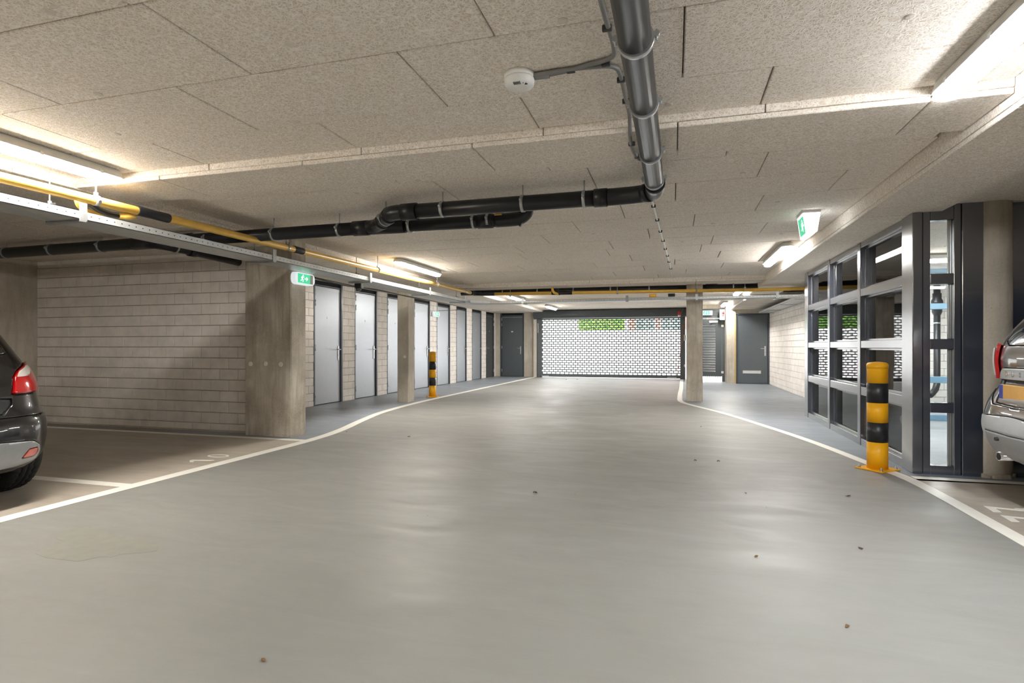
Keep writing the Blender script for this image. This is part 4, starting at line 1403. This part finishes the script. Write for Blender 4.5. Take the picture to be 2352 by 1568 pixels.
for i, (x, y, s, lab) in enumerate(LV):
    s *= .62
    mb = MB()
    n = 8
    ang = random.uniform(0, PI)
    v = []
    for k in range(n + 1):
        tt = k / n
        wd = s * .45 * math.sin(PI * tt) ** .8 * (0.8 + .4 * random.random()) + .0012
        for sg in (-1, 0, 1):
            lx, ly = (tt - .5) * 2 * s, sg * wd
            zz = .004 + (.010 * abs(sg) * math.sin(PI * tt) + .006 * math.sin(5 * tt + i)) * (s / .03)
            v.append((x + lx * math.cos(ang) - ly * math.sin(ang), y + lx * math.sin(ang) + ly * math.cos(ang), max(.0035, zz)))
    f = []
    for k in range(n):
        for q in (0, 1):
            f.append((k * 3 + q, k * 3 + q + 1, (k + 1) * 3 + q + 1, (k + 1) * 3 + q))
    vv = v + [(a, b, c - .0012) for a, b, c in v]
    m0 = len(v)
    f2 = f + [tuple(m0 + q for q in fc[::-1]) for fc in f]
    mb.add(vv, f2)
    tag(mb.build('dry_leaf', 'leaf'), lab, 'leaf', 'dry leaves on the floor')


# ------------------------------------------------------------------ cars
def smooth_interp(xs, ys, q, k=5):
    y = np.interp(q, xs, ys)
    for _ in range(k):
        yp = np.concatenate(([y[0] * 2 - y[1]], y, [y[-1] * 2 - y[-2]]))
        y = (yp[:-2] + 2 * yp[1:-1] + yp[2:]) / 4
    return y


class Shell:
    """triangles with attributes x,y,z,s (s = run round the outline from the middle of the tail)"""

    def __init__(self, V, T):
        self.V, self.T = V, T

    def split(self, f):
        """f > 0 outside, f < 0 inside; returns (inside, outside) cut along f = 0"""
        V, T = self.V, self.T
        fv = f(V)
        sgn = fv[T] < 0
        cnt = sgn.sum(1)
        ins, outs = [T[cnt == 3]], [T[cnt == 0]]
        newV = []
        base = len(V)
        cache = {}
        ei, eo = [], []

        def cut(i, j):
            k = (i, j) if i < j else (j, i)
            if k not in cache:
                t = fv[k[0]] / (fv[k[0]] - fv[k[1]])
                newV.append(V[k[0]] + (V[k[1]] - V[k[0]]) * t)
                cache[k] = base + len(newV) - 1
            return cache[k]
        for tri, sg in zip(T[(cnt == 1) | (cnt == 2)], sgn[(cnt == 1) | (cnt == 2)]):
            one = sg.sum() == 1
            k = int(np.argmax(sg)) if one else int(np.argmin(sg))
            a, b, c = tri[k], tri[(k + 1) % 3], tri[(k + 2) % 3]
            p, q = cut(a, b), cut(a, c)
            (ei if one else eo).append((a, p, q))
            (eo if one else ei).extend([(p, b, c), (p, c, q)])
        V2 = np.vstack([V] + ([np.array(newV)] if newV else []))
        mk = lambda L, e: Shell(V2, np.vstack([L[0], np.array(e, int).reshape(-1, 3)]))
        return mk(ins, ei), mk(outs, eo)

    def normals(self):
        P, T = self.V[:, :3], self.T
        n = np.cross(P[T[:, 1]] - P[T[:, 0]], P[T[:, 2]] - P[T[:, 0]])
        N = np.zeros_like(P)
        for k in range(3): np.add.at(N, T[:, k], -n)
        ln = np.linalg.norm(N, axis=1, keepdims=True)
        return N / np.maximum(ln, 1e-12)

    def build(self, name, mat, parent, fmap, out=0.0, thick=0.0, base_normals=None, flip=False, label=None):
        if len(self.T) == 0: return None
        used = np.unique(self.T)
        idx = -np.ones(len(self.V), int)
        idx[used] = np.arange(len(used))
        P = self.V[used, :3]
        N = self.V[used, 4:7] / np.maximum(np.linalg.norm(self.V[used, 4:7], axis=1, keepdims=True), 1e-9)
        P1 = P + N * out
        T = idx[self.T]
        verts, faces = [tuple(p) for p in P1], [tuple(t) for t in T]
        if thick:
            from collections import Counter
            e = {}
            for t in T:
                for k in range(3):
                    i, j = int(t[k]), int(t[(k + 1) % 3])
                    if (j, i) in e: del e[(j, i)]
                    else: e[(i, j)] = 1
            m = len(verts)
            verts += [tuple(p) for p in (P1 - N * thick)]
            faces += [(j, i, m + i, m + j) for (i, j) in e]
        me = bpy.data.meshes.new(name)
        me.from_pydata([fmap(*v) for v in verts], [], [f[::-1] for f in faces] if flip else faces)
        me.polygons.foreach_set('use_smooth', [len(f) == 3 for f in faces])
        me.materials.append(M[mat])
        o = bpy.data.objects.new(name, me)
        COL.objects.link(o)
        o.parent = parent
        if label: o['label'] = label
        return o


def poly_sd(poly, round_=0.0):
    P = np.array(poly, float)

    def f(a, b):
        d = np.full(len(a), 1e9)
        inside = np.zeros(len(a), bool)
        for i in range(len(P)):
            p, q = P[i], P[(i + 1) % len(P)]
            e = q - p
            wx, wy = a - p[0], b - p[1]
            t = np.clip((wx * e[0] + wy * e[1]) / (e @ e), 0, 1)
            d = np.minimum(d, (wx - t * e[0]) ** 2 + (wy - t * e[1]) ** 2)
            c = ((p[1] > b) != (q[1] > b)) & (a < (q[0] - p[0]) * (b - p[1]) / (q[1] - p[1] + 1e-12) + p[0])
            inside ^= c
        d = np.sqrt(d)
        return np.where(inside, -d, d) - round_
    return f


def sym(poly, round_=0.0):
    """region given on one side by (run, height), mirrored to the other"""
    f = poly_sd(poly, round_)
    return lambda V: f(np.abs(V[:, 3]), V[:, 2])


def car_shell(zk, xr, w, xf, nz=90, ns=420, power=6.0, inset=0.0):
    zs = np.linspace(zk[0], zk[-1], nz)
    XR, Wd, XF = smooth_interp(zk, xr, zs), smooth_interp(zk, w, zs), smooth_interp(zk, xf, zs)
    th = np.linspace(0, 2 * PI, 3001)
    V = []
    for i, z in enumerate(zs):
        a, b = (XF[i] - XR[i]) / 2 - inset, Wd[i] - inset
        cx = (XF[i] + XR[i]) / 2
        ct, st = np.cos(th), np.sin(th)
        x = cx - np.sign(ct) * np.abs(ct) ** (2 / power) * a
        y = np.sign(st) * np.abs(st) ** (2 / power) * b
        s = np.concatenate(([0], np.cumsum(np.hypot(np.diff(x), np.diff(y)))))
        half = s[-1] / 2
        # dense near the tail, sparse along the nose
        u = np.linspace(-1, 1, ns)
        q = np.sign(u) * np.abs(u) ** 1.5 * half
        qq = np.where(q < 0, q + s[-1], q)
        V.append(np.stack([np.interp(qq, s, x), np.interp(qq, s, y), np.full(ns, z), q], 1))
    V = np.array(V).reshape(-1, 4)
    T = []
    for i in range(nz - 1):
        a = np.arange(ns - 1) + i * ns
        T.append(np.stack([a, a + 1, a + ns + 1], 1))
        T.append(np.stack([a, a + ns + 1, a + ns], 1))
    sh_ = Shell(V, np.vstack(T))
    sh_.V = np.hstack([V, sh_.normals()])
    return sh_


def wheel(parent, fm, x, ysign, yo, r, wd):
    """tyre with grooves and tread blocks, a rim with spokes"""
    yc = ysign * (yo - wd / 2)
    h = wd / 2
    prof = [(r * .62, -h * .82), (r * .80, -h), (r * .93, -h * .98), (r * .985, -h * .82)]
    ks = [-.70, -.42, -.36, -.06, .06, .36, .42, .70]
    for i, k in enumerate(ks):
        prof += [(r, k * h - .003 * (1 if i % 2 else -1) * 0)]
        if i in (1, 3, 5):
            prof += [(r - .010, k * h + .004), (r - .010, ks[i + 1] * h - .004)]
    prof += [(r * .985, h * .82), (r * .93, h * .98), (r * .80, h), (r * .62, h * .82)]
    nseg = 112

    def tread(i, k):
        rr, hh = prof[i]
        if rr > r * .96 and abs(hh) > h * .30:
            return -.009 if (k + (1 if hh > 0 else 0)) % 3 == 0 else 0.0
        return 0.0
    mb = MB().lathe(prof, (0, 0, 0), 'Y', nseg, True, tread)
    mb.v = [fm(x + a, yc + b, r + c) for a, b, c in mb.v]
    wh = mb.build('wheel', 'rubber', parent)
    rim = MB()
    side = ysign
    rim.lathe([(r * .62, -h * .6), (r * .63, h * .55), (r * .60, h * .6), (r * .56, h * .3), (r * .12, h * .28), (r * .10, h * .42)][::1], (0, 0, 0), 'Y', 40)
    rim.v = [fm(x + a, yc + b * side, r + c) for a, b, c in rim.v]
    rim.build('rim', 'handle', wh)
    return wh


def car(name, loc, face, label, P):
    """face: +1 tail towards +x, -1 tail towards -x; run s is positive on the +y side"""
    t = thing(name, loc, label, 'car')
    ox, oy, oz = 0, 0, 0
    if face > 0:
        fm = lambda x, y, z: (-x, y, z)
        flip = True
    else:
        fm = lambda x, y, z: (x, y, z)
        flip = False
    root = wloc(t)
    fw = lambda x, y, z: tuple(Vector(fm(x, y, z)) + root)
    sh_ = car_shell(P['z'], P['xr'], P['w'], P['xf'], power=P.get('power', 6))
    # orientation of the outline decides which way the triangles look
    flip = not flip
    arches = lambda V: np.minimum(*[np.where(np.abs(V[:, 1]) > .35, np.hypot(V[:, 0] - wx, V[:, 2] - P['wr']) - P['wr'] - .055, 1.0) for wx in P['wx']])
    _, sh_ = sh_.split(arches)
    gap = .0035
    for nm, mat, fn, out, lab in P['regions']:
        inn, _ = sh_.split(lambda V: fn(V) + gap)
        _, sh_ = sh_.split(lambda V: fn(V) - gap)
        sv = inn.V[inn.T[:, 0], 3] if len(inn.T) else np.zeros(0)
        if len(sv) and np.abs(sv).min() > .1:
            for half in (sv > 0, sv < 0):
                Shell(inn.V, inn.T[half]).build(nm, mat, t, fm, out, .02, flip=flip, label=lab)
        else:
            inn.build(nm, mat, t, fm, out, .02, flip=flip, label=lab)
    sh_.build('body', P['paint'], t, fm, 0, .02, flip=flip)
    inner = car_shell(P['z'], P['xr'], P['w'], P['xf'], nz=40, ns=120, power=P.get('power', 6), inset=.018)
    _, inner = inner.split(lambda V: arches(V) - .03)
    inner.build('inner_shell', 'black_plastic', t, fm, 0, 0, flip=flip)
    for wx in P['wx']:
        for sgn in (1, -1):
            wheel(t, fw, wx, sgn, P['wy'], P['wr'], P['ww'])
    z0 = P['z'][0]
    MB().prism([(P['xr'][0] + .12, -.55), (P['xf'][0] - .2, -.55), (P['xf'][0] - .2, .55), (P['xr'][0] + .12, .55)], lambda a, b: fw(a, b, z0 - .02), lambda a, b: fw(a, b, z0 + .3)).build('underbody', 'black_plastic', t)
    return t, fw


# black hatchback in the left-hand bay
regs = [
    ('tail_lamp', 'red', sym([(.455, .765), (.495, .885), (.55, .93), (.66, .972), (.76, .985), (.95, .97), (1.02, .87), (.92, .80), (.76, .783), (.60, .765)], .0), .014, 'red tail lamp with a clear upper window'),
    ('rear_window', 'car_glass', sym([(-.1, 1.03), (.46, 1.035), (.54, 1.05), (.46, 1.34), (.40, 1.38), (-.1, 1.39)]), .0, None),
    ('side_window', 'car_glass', sym([(1.25, 1.02), (2.05, 1.0), (2.05, 1.36), (1.38, 1.34)]), .0, None),
    ('side_window', 'car_glass', sym([(2.12, 1.0), (3.0, .99), (2.75, 1.34), (2.12, 1.36)]), .0, None),
    ('tailgate_recess', 'black_plastic', sym([(-.1, .645), (.36, .645), (.43, .70), (.44, .735), (.3, .746), (-.1, .746)], .004), -.006, None),
    ('reflector', 'reflector', sym([(.46, .335), (.50, .388), (.57, .390), (.592, .362), (.56, .335)], .002), .012, 'dull red bumper reflector'),
    ('bumper_trim', 'clad', sym([(-.1, .265), (.47, .28), (.60, .30), (.622, .36), (.595, .41), (.53, .445), (.3, .462), (-.1, .466)], .0), .010, 'grey bumper trim'),
    ('bumper', 'car_black', sym([(-.1, .2), (1.6, .2), (1.6, .60), (1.05, .61), (.5, .615), (-.1, .615)]), .005, None),
]
P1 = dict(z=[.24, .30, .38, .48, .56, .61, .66, .75, .85, .95, 1.05, 1.2, 1.32, 1.42, 1.48, 1.51],
          xr=[.12, .04, .01, .00, .01, .03, .07, .10, .13, .19, .27, .38, .50, .68, 1.0, 1.5],
          w=[.80, .845, .865, .875, .88, .88, .875, .87, .86, .83, .785, .72, .66, .58, .44, .22],
          xf=[4.0, 4.08, 4.1, 4.08, 4.05, 4.02, 3.98, 3.9, 3.6, 3.2, 2.9, 2.6, 2.35, 2.15, 1.95, 1.7],
          wx=(.675, 3.2), wr=.315, wy=.835, ww=.205, paint='car_black', regions=regs, power=5.0)
car1, f1 = car('car', (-4.27, 2.37, 0), +1, 'black hatchback parked tail out in the left bay before number 10', P1)
car1.location.z = 0.003
MB().box(*[q for pr in zip(f1(.072, -.25, .66), f1(.085, .25, .735)) for q in pr]).build('number_plate', 'plate', car1)
MB().tube([f1(.10, .34, .215), f1(.40, .34, .225)], .028, 16).build('exhaust', 'chrome', car1)
MB().tube([f1(.098, .34, .2152), f1(.101, .34, .2152)], .022, 16).build('exhaust_bore', 'dark', car1)
# clear windows over the red lenses
clear = car_shell(P1['z'], P1['xr'], P1['w'], P1['xf'], nz=90, ns=420, power=5.0)
cl1, _ = clear.split(sym([(.51, .88), (.55, .915), (.66, .956), (.70, .952), (.69, .924), (.62, .886)], .003))
for half, lampo in zip((1, -1), [o for o in car1.children if o.name.startswith('tail_lamp')]):
    Shell(cl1.V, cl1.T[cl1.V[cl1.T[:, 0], 3] * half > 0]).build('lamp_window', 'lens', lampo, lambda x, y, z: (-x, y, z), .017, .01, flip=False)

# grey off-roader in the right-hand bay
regs2 = [
    ('tail_lamp', 'red', sym([(.44, .865), (.445, .99), (.447, 1.06), (.435, 1.115), (.64, 1.105), (.74, .96), (.60, .87)], .002), .030, 'red and clear tail lamp standing proud of the corner'),
    ('rear_window', 'car_glass', sym([(-.1, 1.105), (.29, 1.112), (.385, 1.15), (.36, 1.50), (-.1, 1.52)], .006), .0, None),
    ('side_window', 'car_glass', sym([(1.05, 1.18), (1.9, 1.14), (1.9, 1.50), (1.2, 1.48)]), .0, None),
    ('side_window', 'car_glass', sym([(1.98, 1.14), (3.2, 1.10), (2.9, 1.50), (1.98, 1.50)]), .0, None),
    ('trim_strip', 'clad_light', sym([(-.1, .872), (.405, .868), (.375, .915), (.32, .947), (-.1, .955)], .002), .014, 'satin strip with raised lettering'),
    ('plate_recess', 'car_grey', sym([(-.1, .70), (.27, .715), (.33, .858), (-.1, .858)], .002), -.006, None),
    ('skid_trim', 'clad', sym([(-.1, .335), (.30, .335), (.338, .42), (.33, .516), (.12, .517), (-.1, .51)], .002), .016, 'darker grey lower bumper trim'),
    ('bumper_trim', 'clad_light', sym([(-.1, .30), (.36, .31), (.44, .345), (.56, .42), (.66, .50), (.72, .575), (.62, .60), (.53, .605), (.06, .632), (-.1, .637)], .003), .012, 'pale satin lower bumper'),
    ('bumper', 'car_grey', sym([(-.1, .30), (1.6, .30), (1.6, .74), (.8, .78), (.47, .80), (.30, .70), (-.1, .69)]), .005, None),
]
P2 = dict(z=[.30, .36, .44, .54, .62, .70, .78, .84, .90, 1.0, 1.1, 1.2, 1.35, 1.5, 1.6, 1.66, 1.69],
          xr=[.20, .07, .025, .0, .01, .03, .07, .11, .11, .10, .12, .17, .29, .40, .53, .80, 1.2],
          w=[.80, .87, .89, .905, .905, .90, .885, .87, .87, .865, .855, .83, .77, .70, .62, .50, .3],
          xf=[4.15, 4.25, 4.3, 4.3, 4.28, 4.25, 4.22, 4.18, 4.12, 3.9, 3.3, 3.0, 2.75, 2.5, 2.3, 2.1, 1.9],
          wx=(.95, 3.45), wr=.345, wy=.885, ww=.215, paint='car_grey', regions=regs2, power=3.6)
car2, f2 = car('car', (2.10, 4.44, 0), -1, 'grey off road car parked tail out beside the round column', P2)
car2.location.z = 0.003
pb = MB().box(*[q for pr in zip(f2(.062, -.26, .745), f2(.085, .26, .842)) for q in pr], .004).build('number_plate', 'plate', car2, label='blank yellow number plate')
MB().box(*[q for pr in zip(f2(.0605, .215, .747), f2(.063, .258, .840)) for q in pr]).build('plate_band', 'plate_blue', pb)
MB().tube([f2(.03, .20, .352), f2(.30, .21, .362)], .030, 20).build('exhaust', 'chrome', car2)
MB().tube([f2(.0285, .20, .352), f2(.031, .20, .352)], .024, 20).build('exhaust_bore', 'dark', car2)
MB().lathe([(.012, -.016), (.013, .01)], f2(.0, .145, .478), 'X', 16).build('parking_sensor', 'black_plastic', car2)
# raised letters on the tail strip
strip = [o for o in car2.children if o.name.startswith('trim_strip')][0]
for i, chx in enumerate('DUSTER'):
    cu = bpy.data.curves.new('letter', 'FONT')
    cu.body = chx
    cu.size = .050
    cu.extrude = .004
    cu.align_x = 'CENTER'
    cu.resolution_u = 4
    tmp = bpy.data.objects.new('letter', cu)
    COL.objects.link(tmp)
    dg = bpy.context.evaluated_depsgraph_get()
    me = bpy.data.meshes.new_from_object(tmp.evaluated_get(dg))
    bpy.data.objects.remove(tmp)
    me.materials.clear()
    me.materials.append(M['chrome'])
    yy = .245 - .0845 * i
    bow = 1.95 * (1 - (1 - (abs(yy) / .87) ** 3.6) ** (1 / 3.6))
    # font x -> world -y, font y -> world z, extrusion -> -x
    for v in me.vertices:
        a, b, c = v.co
        v.co = (0.094 + bow - c, yy - a, .894 + b)
    o = bpy.data.objects.new('letter', me)
    COL.objects.link(o)
    o.parent = strip
# clear strip on the outer edge of the tail lamps
sh2 = car_shell(P2['z'], P2['xr'], P2['w'], P2['xf'], power=3.6)
c2, _ = sh2.split(sym([(.53, .89), (.52, 1.08), (.62, 1.08), (.68, .95)], .003))
for half, lampo in zip((1, -1), [o for o in car2.children if o.name.startswith('tail_lamp')]):
    Shell(c2.V, c2.T[c2.V[c2.T[:, 0], 3] * half > 0]).build('lamp_window', 'lens', lampo, lambda x, y, z: (x, y, z), .046, .01, flip=True)

# ------------------------------------------------------------------ outside: ramp, hedge, garden wall, house
ramp = struct('ramp', MB().prism([(20.35, -.02), (22.0, .0), (31.0, 1.55), (45, 1.7), (45, -.5), (20.35, -.5)], lambda a, b: (-14, a, b), lambda a, b: (10, a, b)), 'ramp')
struct('garden_wall', MB().box(-14, -5.25, 33.5, 33.8, 1.4, 4.2, .01), 'plaster')
struct('garden_wall', MB().box(-5.4, 6, 31.6, 31.9, 1.3, 2.02, .02), 'plaster')
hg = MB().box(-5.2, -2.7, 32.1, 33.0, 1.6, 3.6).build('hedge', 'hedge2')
tag(hg, 'clipped green hedge seen through the top rows of the shutter', 'hedge')
mb = MB()
for i in range(1500):
    x, z, y = random.uniform(-5.25, -2.65), random.uniform(1.7, 3.7), 32.1 - random.uniform(0, .12)
    s = random.uniform(.03, .07)
    a, b = random.uniform(-.8, .8), random.uniform(-.8, .8)
    u = Vector((math.cos(a), math.sin(a) * .6, math.sin(a))) * s
    v = Vector((-math.sin(b), .4 * math.cos(b), math.cos(b))) * s
    p = Vector((x, y, z))
    mb.add([p - u, p - v * .6, p + u, p + v * .6], [(0, 1, 2, 3)])
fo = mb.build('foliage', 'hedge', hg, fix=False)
fo['kind'] = 'stuff'
hs = thing('house', (0, 34.5, 1.6), 'pinkish house with grey windows beyond the shutter', 'building')
MB().box(-2.6, 4.5, 34.2, 36, 1.5, 6.0).build('wall_face', 'house', hs)
for x in (-2.2, -0.75, 0.7, 2.15):
    w_ = MB().box(x, x + 1.15, 34.12, 34.22, 1.75, 3.6, .01).build('window', 'plaster', hs)
    MB().box(x + .06, x + .55, 34.10, 34.125, 1.82, 3.5).box(x + .6, x + 1.09, 34.10, 34.125, 1.82, 3.5).build('pane', 'house_glass', w_)
